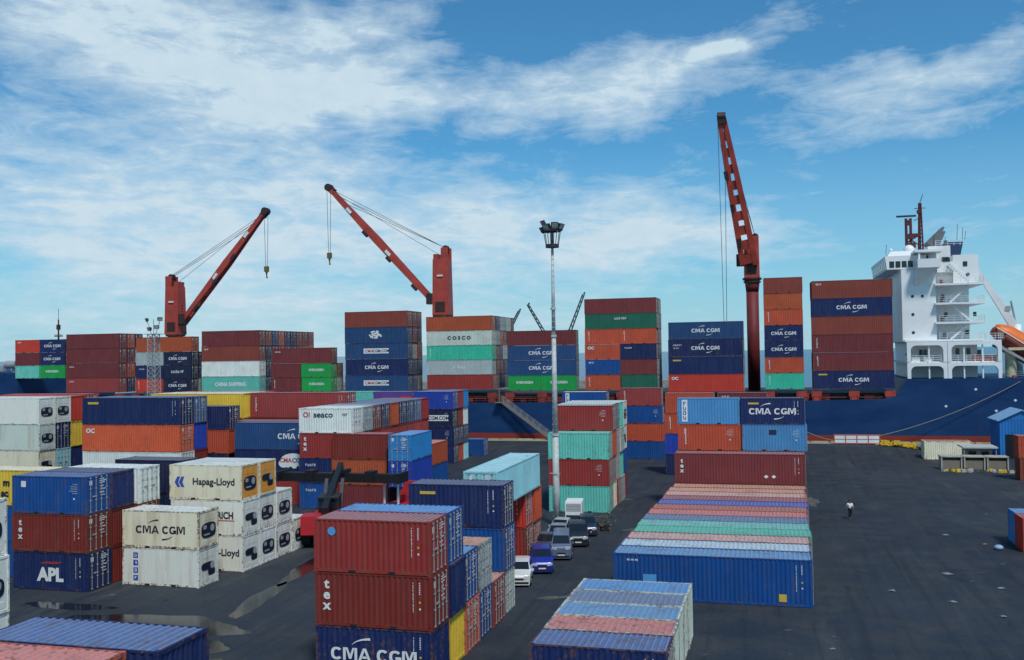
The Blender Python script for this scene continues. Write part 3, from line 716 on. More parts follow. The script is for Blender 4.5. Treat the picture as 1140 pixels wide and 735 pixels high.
stack(-41.2, 91.0, L2, SH, [
    ['blue D uasc', 'navy D uasc codes2', 'red/rose D tex codes', 'white/white D seaco'], ['navy D', 'orange D', 'dred D', 'grey/white D'], ['dred D', 'dred D', 'red/rose P', 'brown/grey D'],
    ['navy D', 'navy D', 'rose/rose P', 'navy/lblue D'], ['navy D', 'navy D', 'rose/rose P', 'orangeb/slate P'], ['navy D', 'navy D', 'rose P', 'navy/slate D'],
    ['navy D', 'navy D', 'rose P', 'steel/slate D'], ['navy D', 'navy D', 'rose P', 'slate/slate D'], ['navy D', 'navy D', 'rose P', 'red/rose P']],
      'of the stack behind the reach stacker', grp=YG)
stack(-37.35, 90.6, L2, SH, [['maroon D', 'orangeb D rust1', 'dred/rose D']], 'between the white and end-on blue', grp=YG)
container('maroon D', L2, SH, -34.9, 91.0+L2/2-1.0, 0, -math.pi/2, 'under the end-on royal blue one', YG)
container('royal D rust.1', L2, SH, -35.6, 89.6+L2/2, SH, -math.pi/2, 'lying end-on below the sky blue one', YG)
container('sky/sky D', L2, SH, -35.6, 89.6+L2/2, 2*SH, -math.pi/2, 'lying end-on beside the red ones', YG)
container('blue D', L2, SH, -39.8, 107+L2/2, 0, -math.pi/2, 'under the end-on orange one', YG)
container('orangeb/salmon D', L2, SH, -39.8, 107+L2/2, SH, -math.pi/2, 'lying end-on in the middle lane', YG)
stack(-44.2, 132.0, L2, SH, [['navy D', 'navy D codes2', 'navyd D cmacom codes2', 'royal/lblue D codes2'], ['orange P', 'navy D', 'brown P', 'rose P'], ['lteal P', 'navy D', 'white P', 'sky P']],
      'of the tall royal-topped stack', grp=YG)
stack(-50.5, 132.2, L2, SH, [['navy D', 'navy D', 'navy D', 'purple/lblue D safm']], 'left of the royal blue top', grp=YG)
stack(-42.6, 142.0, L2, SH, [['blue D']], 'alone behind the tall stack', grp=YG)
stack(-57.0, 133.2, L2, SH, [['navy D', 'navy D', 'navy D', 'teal/teal D']], 'left of the purple one', grp=YG)
# --- right edge
stack(24.45, 80.9, L2, SH, [['scarlet/rose D'], ['lblue D']], 'at the right edge of the yard', grp=YG)
stack(34.0, 123.8, L2, SH, [['brown D', 'orange D']], 'by the blue shed', grp=YG)

# ------------------------------------------------------------------ ship's containers (near side of the deck at y = 162)
ZB = 9.26; YS = 162.05
rp = random.Random(21)
POOL = ['brown', 'maroon', 'navy', 'navyd', 'dred', 'steel', 'orange', 'grey', 'navy', 'brown', 'greyg', 'maroon']
def deep(n, t, skip=0): return [[None]*skip+[rp.choice(POOL)+' D' for _ in range(t-skip)] for _ in range(n)]
def ship(xl, L, H, rows, where, z0=ZB, **k): stack(xl+L, YS, L, H, rows, where, z0, 2.5, .07, SG, **k)
ship(-141.3, L2, SH, [['green D ever', 'navy D cma', 'navy D cma']], 'of foremost ship stack', ZB+HC)
ship(-147.2, L2, SH, [['teal D vcap', 'maroon D', 'scarlet D smallt']], 'by the foremast', ZB+HC)
ship(-135.0, L4, HC, [['rose D florens', 'maroon D florens', 'maroon D', 'maroon D']]+deep(2, 4), 'of all-maroon ship stack')
ship(-119.0, L2, SH, [['scarlet D vcap', 'navy D uasc', 'grey D']], 'of ship stack behind lattice tower, left half')
ship(-112.8, L2, SH, [['navyd D cma', 'navyd D hermes', 'navyd D cma']]+deep(1, 3), 'of ship stack behind lattice tower, right half')
ship(-118.9, L4, HC, [['orangeb D']], 'topping ship stack behind lattice tower', ZB+3*SH)
ship(-104.5, L4, HC, [['teal D cship', 'white D', 'brown D smallt', 'maroon D']]+deep(1, 4)+deep(7, 4, 2), 'of ship stack with white box')
ship(-89.8, L2, SH, [['maroon D vcap', 'maroon D']], 'of ship stack with green ends, left half')
ship(-83.6, L2, SH, [['green D ever', 'green D ever']]+deep(1, 2), 'of ship stack with green ends, right half')
ship(-89.75, L4, HC, [['maroon D florens']], 'topping ship stack with green ends', ZB+2*SH)
ship(-74.8, L4, HC, [['steel D cmacom', 'navy D cmalong', 'steel D cmacom', 'steel D lion', 'brown D']]+deep(2, 5), 'of ship stack left of middle crane')
ship(-59.0, L4, SH, [['red D', 'grey D umo', 'tealg D vcap', 'greyg D cosco', 'orangeb D']]+deep(5, 5), 'of ship stack right of middle crane', ZB+.25)
ship(-44.1, L2, SH, [['green D ever']], 'of low ship stack, left half')
ship(-38.0, L2, SH, [['green D ever']], 'of low ship stack, right half')
ship(-44.1, L4, SH, [['steel D cmalong', 'steel D cmalong', 'maroon D']], 'of low ship stack', ZB+SH)
ship(-30.3, L2, SH, [['orange D vcap', 'blue D smallt', 'orange D ool', 'orange D vcap']], 'of six-tier ship stack, left half')
ship(-24.2, L2, SH, [['dgreen D', 'maroon D', 'navy D uasc', 'orange D vcap']]+deep(2, 4), 'of six-tier ship stack, right half')
ship(-30.25, L4, SH, [['dgreen D uppnl', 'maroon D']]+deep(2, 2), 'of six-tier ship stack', ZB+4*SH, tier0=4)
ship(-16.2, L4, HC, [['scarlet D ool', 'navy D yel40', 'navy D cmalong unes', 'steel D cmalong']]+deep(1, 4), 'of ship stack left of tall crane', ZB-.35)
ship(-.6, L2, SH, [['tealg D vcap', 'orange D vcap', 'navy D cma', 'navy D cma', 'orange D vcap', 'orangeb D', 'brown D']]+deep(1, 7), 'of narrow ship stack by tall crane')
ship(6.85, L4, HC, [['navy D cmalong yel40', 'maroon D vcap', 'maroon D vcai', 'brown D', 'navy D cmalong', 'brown D smallt']]+deep(1, 6), 'of ship stack beside the bridge')

# ------------------------------------------------------------------ the ship
shp = root('container_ship', (-60, 177, 0), 'long navy container ship moored along the quay with a white bridge', 'ship')
_sl = Vector((-60, 177, 0))
def sp(name, mb, mats, par=None, smooth=False, lab=None):
    """ship part given in world coordinates"""
    base = _sl
    mb.v = [(v[0]-base.x, v[1]-base.y, v[2]-base.z) for v in mb.v]
    o = ob(name, mb, mats, par or shp, None, smooth)
    if lab: o['label'] = lab
    return o
def hull_paint(name, a, b_):
    m, t, bs = mat(name); g = N(t, 'ShaderNodeTexCoord')
    n = noise(t, g.outputs['Object'], .12, 7, .65, 0, (1, 1, 3)); n2 = noise(t, g.outputs['Object'], 1.3, 6, .6, 0, (1, 1, .15))
    c = MIX(t, RAMP(t, n, [(.35, 0), (.7, 1)]), a, b_); c = MIX(t, RAMP(t, n2, [(.62, 0), (.80, .30)]), c, (.06, .055, .06))
    t.links.new(c, bs.inputs['Base Color']); bs.inputs['Roughness'].default_value = .55; bs.inputs['Specular IOR Level'].default_value = .2; return m
M_HULL = hull_paint('hull_navy', (.005, .030, .110), (.014, .055, .150)); M_BOOT = hull_paint('boot_topping', (.30, .045, .03), (.20, .04, .03))
sta = [(-178, 177, 14.5), (-172, 170.5, 14.4), (-163, 165.4, 14.0), (-152, 162.8, 13.4), (-147, 162.2, 13.2), (-146.4, 162.1, 7.4), (-120, 161.8, 7.1), (-60, 161.8, 7.1), (0, 161.8, 7.3), (17, 161.8, 7.6), (19.4, 161.8, 8.2), (20.8, 161.8, 10.75), (60, 161.8, 10.8), (66, 164, 10.9)]
def hull_strip(z0f, z1f):
    b = MB()
    def ring(x, y, zt):
        dz0, dz1 = z0f(zt), z1f(zt); return (x, y, dz0), (x, y, dz1)
    for side in (0, 1):
        for i in range(len(sta)-1):
            p = [ring(*sta[i]), ring(*sta[i+1])]
            if side: p = [tuple((q[0], 354-q[1], q[2]) for q in r_) for r_ in p]
            a, c = (p[0], p[1]) if not side else (p[1], p[0])
            b.quad(a[0], c[0], c[1], a[1])
    x, y, zt = sta[-1]; b.quad((x, y, z0f(zt)), (x, 354-y, z0f(zt)), (x, 354-y, z1f(zt)), (x, y, z1f(zt)))
    return b
hl = hull_strip(lambda z: 1.9, lambda z: z)
for i in range(len(sta)-1):      # decks
    a, b_ = sta[i], sta[i+1]; hl.quad((a[0], a[1], a[2]), (b_[0], b_[1], b_[2]), (b_[0], 354-b_[1], b_[2]), (a[0], 354-a[1], a[2]))
sp('hull', hl, M_HULL); sp('boot_topping', hull_strip(lambda z: -3, lambda z: 1.9), M_BOOT, lab='red waterline band')
M_DECKRED = simple('deck_red_oxide', (.28, .045, .03), .7, 0, .4, .4); M_DECKDK = simple('deck_dark_steel', (.05, .035, .035), .7)  # hatch coaming in dark reddish steel
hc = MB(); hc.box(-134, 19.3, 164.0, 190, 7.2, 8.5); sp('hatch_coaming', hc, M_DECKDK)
for x in [-134.5, -129, -123, -119, -113, -106.5, -104, -98.5, -92.6, -89.5, -83.8, -77.8, -74.4, -68.8, -63, -58.6, -53, -47, -43.8, -38, -32.2, -30, -24.3, -18.4, -15.8, -10.5, -4.5, 0, 5.0, 7.3, 13, 18.4]:
    b = MB(); b.box(x-.45, x+.45, 162.0, 163.6, 7.2, 8.9); b.box(x-.8, x+.8, 161.95, 163.2, 8.05, 8.85)
    for dx in (-.6, .6): b.box(x+dx-.06, x+dx+.06, 161.92, 162.0, 7.2, 9.0)
    sp('lashing_post', b, M_CRANE if x > -2 else M_DECKRED)
def rail(name, pts, h=1.05, step=2.0, mt=None, par=None, r=.035, world=True, n_r=3):
    b = MB()
    for i in range(len(pts)-1):
        a, c = Vector(pts[i]), Vector(pts[i+1]); d = (c-a).length; n = max(1, round(d/step))
        for k in range(n+1):
            p = a.lerp(c, k/n); b.tube(p, p+Vector((0, 0, h)), r, n=5)
        for j in range(1, n_r+1): b.tube(a+Vector((0, 0, h*j/n_r)), c+Vector((0, 0, h*j/n_r)), r*.8, n=5)
    return sp(name, b, mt or M_SHIPW, par) if world else b
rail('railing', [(-58, 162.0, 7.15), (-32, 162.0, 7.15)], 1.1, 1.6, M_DECKRED)
rail('railing', [(-74, 162.0, 7.15), (-60, 162.0, 7.15)], 1.1, 1.6, M_DECKRED)
rail('railing', [(34.8, 162.2, 10.8), (60, 162.2, 10.8)], 1.0, 1.5, M_SHIPG)
dk = MB()      # clutter between hull edge and boxes: pipes, lockers, turnbuckles
rr = random.Random(4)
for i in range(70):
    x = rr.uniform(-133, 19); dk.box(x, x+rr.uniform(.3, 1.6), 163.0, 163.9, 7.15, 7.15+rr.uniform(.3, 1.5))
dk.tube((-134, 162.6, 7.9), (19, 162.6, 7.9), .07, n=6)
sp('deck_fittings', dk, M_DECKRED)

# superstructure ------------------------------------------------------
def X_(px): return 18.85+(px-988)*.133
def Z_(py): return 10.55+(422-py)*.1445
YA, YB = 164.0, 189.0
s = MB()
s.box(X_(1002), X_(1040), YA+.4, YB, Z_(380), Z_(300))                       # tower
s.hexa([(X_(1000), YA+2.0, Z_(300)), (X_(1040), YA+2.0, Z_(300)), (X_(1040), YB-2, Z_(300)), (X_(1000), YB-2, Z_(300)),
        (X_(990), YA+2.0, Z_(291)), (X_(1040), YA+2.0, Z_(291)), (X_(1040), YB-2, Z_(291)), (X_(990), YB-2, Z_(291))])   # flared below the bridge
s.box(X_(1040), X_(1080), YA+3.2, YB-3, Z_(380), Z_(296))                     # aft block, set back behind the balconies
s.box(X_(1012), X_(1088), YA+3.5, YB-3.5, 10.8, Z_(380))                      # recessed lower house
sp('superstructure', s, M_SHIPW)
bdg = MB()
bdg.hexa([(X_(987), YA+1.5, Z_(299)), (X_(1030), YA+1.5, Z_(299)), (X_(1030), YB-2, Z_(299)), (X_(987), YB-2, Z_(299)),
          (X_(985), YA+1.5, Z_(284)), (X_(1032), YA+1.5, Z_(284)), (X_(1032), YB-2, Z_(284)), (X_(985), YB-2, Z_(284))])
bdg.hexa([(X_(988), YA+2, Z_(284)), (X_(1034), YA+2, Z_(284)), (X_(1034), YB-2.5, Z_(284)), (X_(988), YB-2.5, Z_(284)),
          (X_(993), YA+3, Z_(278)), (X_(1034), YA+3, Z_(278)), (X_(1034), YB-3, Z_(278)), (X_(993), YB-3, Z_(278))])
bridge = sp('bridge', bdg, M_SHIPW)
for i in range(5): w = MB(); x = X_(990+i*7); w.box(x, x+.72, YA+1.44, YA+1.52, Z_(297), Z_(290)); sp('window', w, M_GLASS, bridge)
for i in range(9): w = MB(); y = YA+2.2+i*2.3; w.hexa([(X_(986.6)-.03, y, Z_(297)), (X_(986.8), y, Z_(297)), (X_(986.8), y+1.8, Z_(297)), (X_(986.6)-.03, y+1.8, Z_(297)), (X_(985.4)-.03, y, Z_(289)), (X_(985.6), y, Z_(289)), (X_(985.6), y+1.8, Z_(289)), (X_(985.4)-.03, y+1.8, Z_(289))]); sp('window', w, M_GLASS, bridge)
w = MB(); w.box(X_(1018), X_(1043), 161.8, YA+1.6, Z_(300), Z_(290.5)); w.box(X_(1016), X_(1047), 162.6, YA+4, Z_(282.5), Z_(280)); w.box(X_(1020), X_(1022), 162.8, 163.3, Z_(291), Z_(282)); w.box(X_(1040), X_(1042), 162.8, 163.3, Z_(291), Z_(282))
w.hexa([(X_(1016), YA+.3, Z_(318)), (X_(1020), YA+.3, Z_(318)), (X_(1020), YA+.5, Z_(318)), (X_(1016), YA+.5, Z_(318)), (X_(1018), 162.0, Z_(300)), (X_(1042), 162.0, Z_(300)), (X_(1042), YA+.5, Z_(300)), (X_(1018), YA+.5, Z_(300))])
sp('bridge_wing', w, M_SHIPW)
w = MB(); w.box(X_(1043), X_(1062), YA+1.2, YB-2, Z_(304), Z_(292)); w.box(X_(1035), X_(1060), YA+2.6, YB-3, Z_(296), Z_(274)); w.box(X_(1062), X_(1090), YA+2.2, YB-3, Z_(318), Z_(285))
sp('upper_deckhouse', w, M_SHIPW)
for px, py in ((1049, 290), (1053, 290), (1073, 295), (1024, 289), (1030, 289)): w = MB(); w.box(X_(px), X_(px)+.62, YA+1.12 if px < 1060 and px > 1040 else YA+2.1, YA+2.3, Z_(py+2.5), Z_(py-2.5)); sp('window', w, M_GLASS)
for py in (319, 340, 361, 380):
    d = MB(); d.box(X_(1038) if py < 370 else X_(1003), X_(1092), YA-.6, YB, Z_(py)-.02, Z_(py)+.28); dko = sp('deck_level', d, M_SHIPW)
    rail('railing', [(X_(1042), YA-.5, Z_(py)+.28), (X_(1091), YA-.5, Z_(py)+.28), (X_(1091), YA+4, Z_(py)+.28)], 1.0, 1.1, M_SHIPW, dko, .03)
# stairs running down between the decks
for k, (pa, pb) in enumerate(((296, 319), (319, 340), (340, 361), (361, 380))):
    d = MB(); x0, x1 = (X_(1055), X_(1078)) if k % 2 == 0 else (X_(1078), X_(1055))
    for yy in (YA+.2, YA+.95): d.beam((x0, yy, Z_(pa)+.2), (x1, yy, Z_(pb)+.3), .06, .26)
    for i in range(9): t = (i+.5)/9; x = x0+(x1-x0)*t; z = Z_(pa)+.2+(Z_(pb)-Z_(pa)+.1)*t; d.box(x-.12, x+.12, YA+.22, YA+.93, z-.02, z+.02)
    d.tube((x0, YA+.2, Z_(pa)+1.15), (x1, YA+.2, Z_(pb)+1.25), .03, n=5)
    sp('outside_stair', d, M_SHIPW)
for px, py in ((1014, 330), (1025, 330), (1014, 350), (1014, 370), (1006, 394)): w = MB(); w.tube((X_(px), YA+.36, Z_(py)), (X_(px), YA+.42, Z_(py)), .24, n=12); sp('porthole', w, M_GLASS)
for px, py in ((1078, 307),): w = MB(); w.tube((X_(px), YA+2.12, Z_(py)), (X_(px), YA+2.2, Z_(py)), .28, n=12); sp('porthole', w, M_GLASS)
for px, py in ((1049, 330), (1052, 350), (1075, 370), (1084, 350), (1050, 372)): w = MB(); w.box(X_(px), X_(px)+.5, YA+3.12, YA+3.2, Z_(py+3), Z_(py-2)); sp('window', w, M_GLASS)
for px, py in ((1048, 314), (1048, 334), (1048, 355)): w = MB(); w.box(X_(px), X_(px)+.35, YA+2.9, YA+3.15, Z_(py+2), Z_(py-2)); sp('fire_box', w, M_REDL)
# open lower frames with rounded corners
def opening_frame(x0, x1, z0, z1, t, y0, y1, r):
    b = MB(); n = 6
    pts_o = [(x0, z0), (x1, z0), (x1, z1), (x0, z1)]
    ins = []
    for (cx, cz, a0) in ((x1-t-r, z1-t-r, 0), (x0+t+r, z1-t-r, 90)):
        for i in range(n+1): a = R(a0+90*i/n); ins.append((cx+r*math.cos(a), cz+r*math.sin(a)))
    b.box(x0, x0+t, y0, y1, z0, z1-t-r); b.box(x1-t, x1, y0, y1, z0, z1-t-r); 
    prof = [(x1-t, z1-t-r)]+ins+[(x0+t, z1-t-r), (x0, z1-t-r), (x0, z1), (x1, z1), (x1, z1-t-r)]
    k = len(b.v); m_ = len(prof)
    for y in (y0, y1): b.v += [(p[0], y, p[1]) for p in prof]
    b.f.append(tuple(k+i for i in range(m_))); b.m.append(0); b.f.append(tuple(k+m_+i for i in reversed(range(m_)))); b.m.append(0)
    for i in range(m_): j = (i+1) % m_; b.f.append((k+i, k+m_+i, k+m_+j, k+j)); b.m.append(0)
    return b
for (xa, xb) in ((1004.5, 1048.5), (1049, 1107)):
    for (za, zb) in ((10.8, Z_(403)), (Z_(402.5), Z_(380.5))):
        sp('side_frame', opening_frame(X_(xa), X_(xb), za, zb, .55, YA-1.5, YA-.8, .8), M_SHIPW)
d = MB(); d.box(X_(1003), X_(1108), YA-.8, YB, Z_(403)-.05, Z_(403)+.15); d.box(X_(1088), X_(1108), YA-.8, YB, Z_(381), Z_(379.6)); sp('deck_level', d, M_SHIPW)
rail('railing', [(X_(1006), YA-1.1, Z_(403)+.1), (X_(1106), YA-1.1, Z_(403)+.1)], 1.0, 1.2, M_SHIPW)
rail('railing', [(X_(1092), YA-1.1, Z_(380)+.1), (X_(1110), YA-1.1, Z_(380)+.1), (X_(1110), YA+8, Z_(380)+.1)], 1.0, 1.2, M_SHIPW)
rail('railing', [(X_(1044), YA+2.8, Z_(274)), (X_(1078), YA+2.8, Z_(274))], .9, 1.0, M_SHIPW)
for px in (1029, 1067, 1087):
    b = MB(); b.box(X_(px)-.1, X_(px)+.1, YA-1.2, YA-1.0, 10.8, Z_(381)); sp('pillar', b, M_SHIPW)
for px, py in ((1023, 392), (1028, 392), (1064, 391), (1076, 391), (1088, 393)): w = MB(); w.box(X_(px), X_(px)+.55, YA+3.4, YA+3.5, Z_(py+4), Z_(py-3)); sp('window', w, M_GLASS)
for px in (1011, 1024): w = MB(); w.box(X_(px), X_(px)+1.2, YA-.2, YA+.8, Z_(402.5), Z_(397)); sp('deck_locker', w, M_SHIPW)
for px in (1078, 1085, 1092, 1098): w = MB(); w.box(X_(px), X_(px)+.7, YA-.2, YA+.6, Z_(402.5), Z_(396)); sp('deck_locker', w, M_REDL)
# funnel, mast, radar
fn = MB(); fn.hexa([(X_(1062), 172, Z_(284)), (X_(1078), 172, Z_(284)), (X_(1078), 183, Z_(284)), (X_(1062), 183, Z_(284)), (X_(1062), 172, Z_(266)), (X_(1082), 172, Z_(266)), (X_(1082), 183, Z_(266)), (X_(1062), 183, Z_(266))])
for k in range(5): fn.tube((X_(1064+k*3.6), 174+k*1.6, Z_(267)), (X_(1064+k*3.6), 174+k*1.6, Z_(263)), .28, n=8)
sp('funnel', fn, simple('funnel_blue', (.02, .045, .11), .5))
fp = MB()
for a, b_, w_ in (((1046, 268), (1063, 247), .9), ((1050, 271), (1064, 252), .9)): fp.beam((X_(a[0]), 176, Z_(a[1])), (X_(b_[0]), 176, Z_(b_[1])), 4.5, 1.5, 3.5, .3)
sp('funnel_fairing', fp, simple('fairing_grey', (.12, .13, .14), .5))
M_MAST = simple('mast_red', (.10, .02, .025), .6)
ms = MB(); mx = X_(1033)
for dx, dy in ((-.35, 0), (.35, 0), (0, .6)): ms.tube((mx+dx, 172+dy, Z_(276)), (mx+dx*.4, 172+dy, Z_(220)), .15, n=6)
for k in range(12): z = Z_(276-k*4.5); ms.tube((mx-.3, 172, z), (mx+.3, 172, z+.45), .05, n=5); ms.tube((mx-.3, 172, z+.45), (mx+.3, 172, z+.45), .05, n=5)
ms.tube((mx, 172, Z_(220)), (mx+.5, 172, Z_(210)), .06, n=5); ms.tube((mx-.9, 172, Z_(226)), (mx+.9, 172, Z_(226)), .06, n=5); ms.box(mx-.5, mx+.1, 171.8, 172.2, Z_(232), Z_(228))
ms.tube((mx-1.0, 172, Z_(240)), (mx+.3, 172, Z_(236)), .06, n=5); ms.box(mx-1.9, mx-.2, 171.7, 172.4, Z_(259), Z_(255))
ms.tube((mx-2.4, 172, Z_(266)), (mx, 172, Z_(256)), .12, n=5); ms.tube((mx-2.2, 172, Z_(258)), (mx, 172, Z_(270)), .10, n=5)
sp('mast', ms, M_MAST)
rm = MB()
for dx in (-.35, .35): rm.tube((X_(1018)+dx, 171, Z_(278)), (X_(1018)+dx, 171, Z_(238)), .22, n=6)
rm.box(X_(1014), X_(1023), 170.6, 171.4, Z_(262), Z_(256)); rm.box(X_(1015), X_(1022), 170.8, 171.3, Z_(246), Z_(240)); rm.box(X_(1015), X_(1026), 170.7, 171.4, Z_(272), Z_(266))
sp('radar_mast', rm, M_MAST)
rb = MB(); rb.box(X_(1004), X_(1027), 170.7, 171.0, Z_(236.5), Z_(234.5)); sp('radar_bar', rb, M_DSTEEL)
def sphere(mb, c, r, nu=12, nv=8, sz=1.0):
    k = len(mb.v)
    for j in range(nv+1):
        ph = math.pi*j/nv
        for i in range(nu): t = 2*math.pi*i/nu; mb.v.append((c[0]+r*math.sin(ph)*math.cos(t), c[1]+r*math.sin(ph)*math.sin(t), c[2]+r*sz*math.cos(ph)))
    for j in range(nv):
        for i in range(nu): i2 = (i+1) % nu; mb.f.append((k+j*nu+i, k+(j+1)*nu+i, k+(j+1)*nu+i2, k+j*nu+i2)); mb.m.append(0)
rd = MB(); sphere(rd, (X_(1016), 169, Z_(276)), .9); rd.tube((X_(1016), 169, Z_(281)), (X_(1016), 169, Z_(277)), .4, n=8); rd.tube((X_(995), 169, Z_(278)), (X_(995), 169, Z_(273)), .08, n=5); rd.box(X_(993), X_(997), 168.8, 169.2, Z_(276), Z_(274))
sp('radome', rd, M_SHIPW, None, True)
an = MB()
for px, a, b_ in ((1072, 266, 248), (1078, 266, 252), (1081, 266, 256), (1045, 274, 258), (990, 279, 268), (1058, 274, 262)): an.tube((X_(px), 170, Z_(a)), (X_(px)+.15, 170, Z_(b_)), .04, n=5)
sp('aerial', an, M_DSTEEL)
# bow gear
bw = MB(); bw.hexa([(-149.5, 164, 8.6), (-147.2, 164, 8.6), (-147.2, 190, 8.6), (-149.5, 190, 8.6), (-148.8, 164, 14.6), (-147.4, 164, 14.6), (-147.4, 190, 14.6), (-148.8, 190, 14.6)])
sp('breakwater', bw, simple('breakwater_red', (.15, .025, .02), .7))
bg_ = MB()
for i in range(14): x = rr.uniform(-158, -150); y = rr.uniform(164, 175); bg_.box(x, x+rr.uniform(.4, 1.6), y, y+rr.uniform(.4, 1.2), 13.2, 13.2+rr.uniform(.5, 1.8))
bg_.tube((-153, 166, 15), (-150.4, 166, 15), .8, n=12)
sp('mooring_winch', bg_, M_GREY)
fm = MB(); fx, fy = -149.4, 177
fm.tube((fx, fy, 8), (fx, fy, 24.6), .32, .14, 8); fm.tube((fx, fy, 24.6), (fx, fy, 27.0), .05, n=5)
for dx in (-.8, .8): fm.tube((fx+dx, fy, 14), (fx, fy, 21.5), .09, n=5)
fm.box(fx-.8, fx+.8, fy-.4, fy+.4, 20.9, 21.15); fm.box(fx-.3, fx+.3, fy-.3, fy+.3, 22.4, 23.5); fm.tube((fx-1.0, fy, 21.3), (fx+1.0, fy, 21.3), .05, n=5)
sp('foremast', fm, M_MAST)
# hull writing and load marks: small diamond
hm = MB(); 
for x, z in ((30.7, 9.1), (26.4, 6.5), (33.5, 5.8), (36.2, 7.4)): hm.poly([(x-.25, 161.77, z), (x, 161.77, z-.22), (x+.25, 161.77, z), (x, 161.77, z+.22)])
sp('hull_mark', hm, M_WHITE)

# deck cranes ---------------------------------------------------------
def crane(loc, pivot, tip, top, label, side, hookz, nrope=3, w=3.2, boomw=1.4, gk=1.0):
    o = root('deck_crane', loc, label, 'crane', 'deck cranes of the ship'); base = Vector(loc)
    def add(nm, mb, mt, par=None, sm=False):
        mb.v = [tuple(Vector(v)-base) for v in mb.v]; return ob(nm, mb, mt, par or o, None, sm)
    x, y, z = loc
    zc = pivot[2]-2.6
    p = MB(); p.tube((x, y, z), (x, y, zc-2.2), w*.40, n=20); p.tube((x, y, zc-2.2), (x, y, zc), w*.40, w*.5, 20); add('pedestal', p, M_CRANE if z > 12 else simple('pedestal_dark_red', (.17, .022, .022), .6, 0, .3, .3), None, True)
    f = MB(); f.tube((x, y, zc), (x, y, zc+.35), w*.62, n=20); f.tube((x, y, zc-.5), (x, y, zc-.2), w*.56, n=20); add('slewing_ring', f, M_CRANED)
    h = MB(); a = w*.5
    h.hexa([(x-a, y-a, zc+.35), (x+a, y-a, zc+.35), (x+a, y+a, zc+.35), (x-a, y+a, zc+.35), (x-a*.95, y-a*.8, top-2.2), (x+a*.95, y-a*.8, top-2.2), (x+a*.95, y+a*.8, top-2.2), (x-a*.95, y+a*.8, top-2.2)])
    sgn = 1 if tip[0] < x else -1
    for yy in (-a*.8, a*.55): h.box(*sorted((x+sgn*a*.95, x+sgn*a*.1)), y+yy, y+yy+a*.25, top-2.2, top)
    h.box(*sorted((x-sgn*a*.9, x-sgn*a*.3)), y-a*.7, y+a*.7, top-2.2, top-1.2)
    hs = add('crane_house', h, M_CRANE)
    sv = MB()
    for yy in (-.5, .3): sv.tube((x+sgn*a*.5, y+yy, top-.1), (x+sgn*a*.5, y+yy+.25, top-.1), .6, n=14)
    for k in range(10): sv.box(x-sgn*a-.05, x-sgn*a+.05, y-.3, y+.3, zc+1+k*.6, zc+1.06+k*.6)
    sv.box(x-a*.6, x+a*.6, y-a-.06, y-a+.0, zc+1.0, zc+2.9)
    add('sheave', sv, M_CRANED, hs)
    pl = MB(); pl.box(x-.55, x+.55, y-a-.02, y-a*.8-.03, top-5.6, top-5.3); add('name_plate', pl, M_WHITE, hs)
    c = MB(); dv = (Vector(tip)-Vector(pivot)); sx = 1 if dv.x > 0 else -1
    c.box(*sorted((x+sx*a, x+sx*(a+1.3))), y-a*.9, y-a*.9+1.5, zc+2.5, zc+4.6); add('operator_cab', c, M_CRANED)
    b = MB(); P, T = Vector(pivot), Vector(tip); s_ = Vector(side).normalized(); dd = (T-P).normalized(); up = s_.cross(dd)
    for sg in (-1, 1):
        b.beam(P+s_*sg*boomw*.62, P.lerp(T, .55)+s_*sg*boomw*.45, .5*gk, .8, .48*gk, 1.35, side=s_); b.beam(P.lerp(T, .55)+s_*sg*boomw*.45, T+s_*sg*boomw*.22, .48*gk, 1.35, .4*gk, .8, side=s_)
    for t in ((.06, .25, .42, .60, .78, .97) if gk == 1 else (.04, .14, .24, .34, .45, .55, .66, .77, .88, .97)): q = P.lerp(T, t); b.beam(q-dd*(.45 if gk == 1 else .8), q+dd*(.45 if gk == 1 else .8), boomw*1.5*(1-.45*t), .72, side=s_)
    bo = add('boom', b, M_CRANE)
    for t, l_ in ((.16, .7), (.40, .6), (.62, .7)): bb = MB(); q = P.lerp(T, t)-up*(.75 if up.z > 0 else -.75)-s_*boomw*.6; bb.beam(q-dd*l_, q+dd*l_, .7, .6, side=s_); add('boom_fitting', bb, M_CRANED, bo)
    bb = MB()
    bb.beam(P.lerp(T, .965)+up*.1, T+dd*.7, boomw*.8, 1.2, side=s_); bb.tube(T-s_*.7+dd*.3, T+s_*.7+dd*.3, .75, n=14)
    add('boom_head', bb, M_CRANED, bo)
    for t in (.43, .80): bl = MB(); q = P.lerp(T, t)-s_*(boomw*.62*(1-.4*t)+.27)-up*0; bl.beam(q-dd*.7, q+dd*.7, .06, .6, side=s_); add('name_plate', bl, M_WHITE, bo)
    r_ = MB(); hp = Vector((x+sgn*a*.5, y, top))
    for i in range(nrope):
        t = 1.0-.06*i; r_.tube(hp+Vector((0, -.5+.5*i, 0)), P.lerp(T, t)+s_*(.3-.3*i), .045, n=5)
    r_.tube(hp+Vector((-sgn*.8, .3, -1.6)), P.lerp(T, .97), .04, n=5)
    for d_ in (-.55, .55):
        q = T+dd*.4; r_.tube(q+s_*d_*.6+Vector((d_*.5, 0, 0)), (q.x+d_*.35, q.y, hookz+1.0), .045, n=5)
    add('wire_ropes', r_, M_DSTEEL)
    q = T+dd*.4; hk = MB(); hk.box(q.x-.42, q.x+.42, q.y-.3, q.y+.3, hookz, hookz+1.1); hk.tube((q.x, q.y, hookz), (q.x, q.y, hookz-.7), .28, .12, 8); hk.tube((q.x, q.y, hookz-.7), (q.x+.1, q.y, hookz-1.3), .12, .2, 8)
    add('hook_block', hk, simple('hook_yellow', (.16, .12, .035), .6))
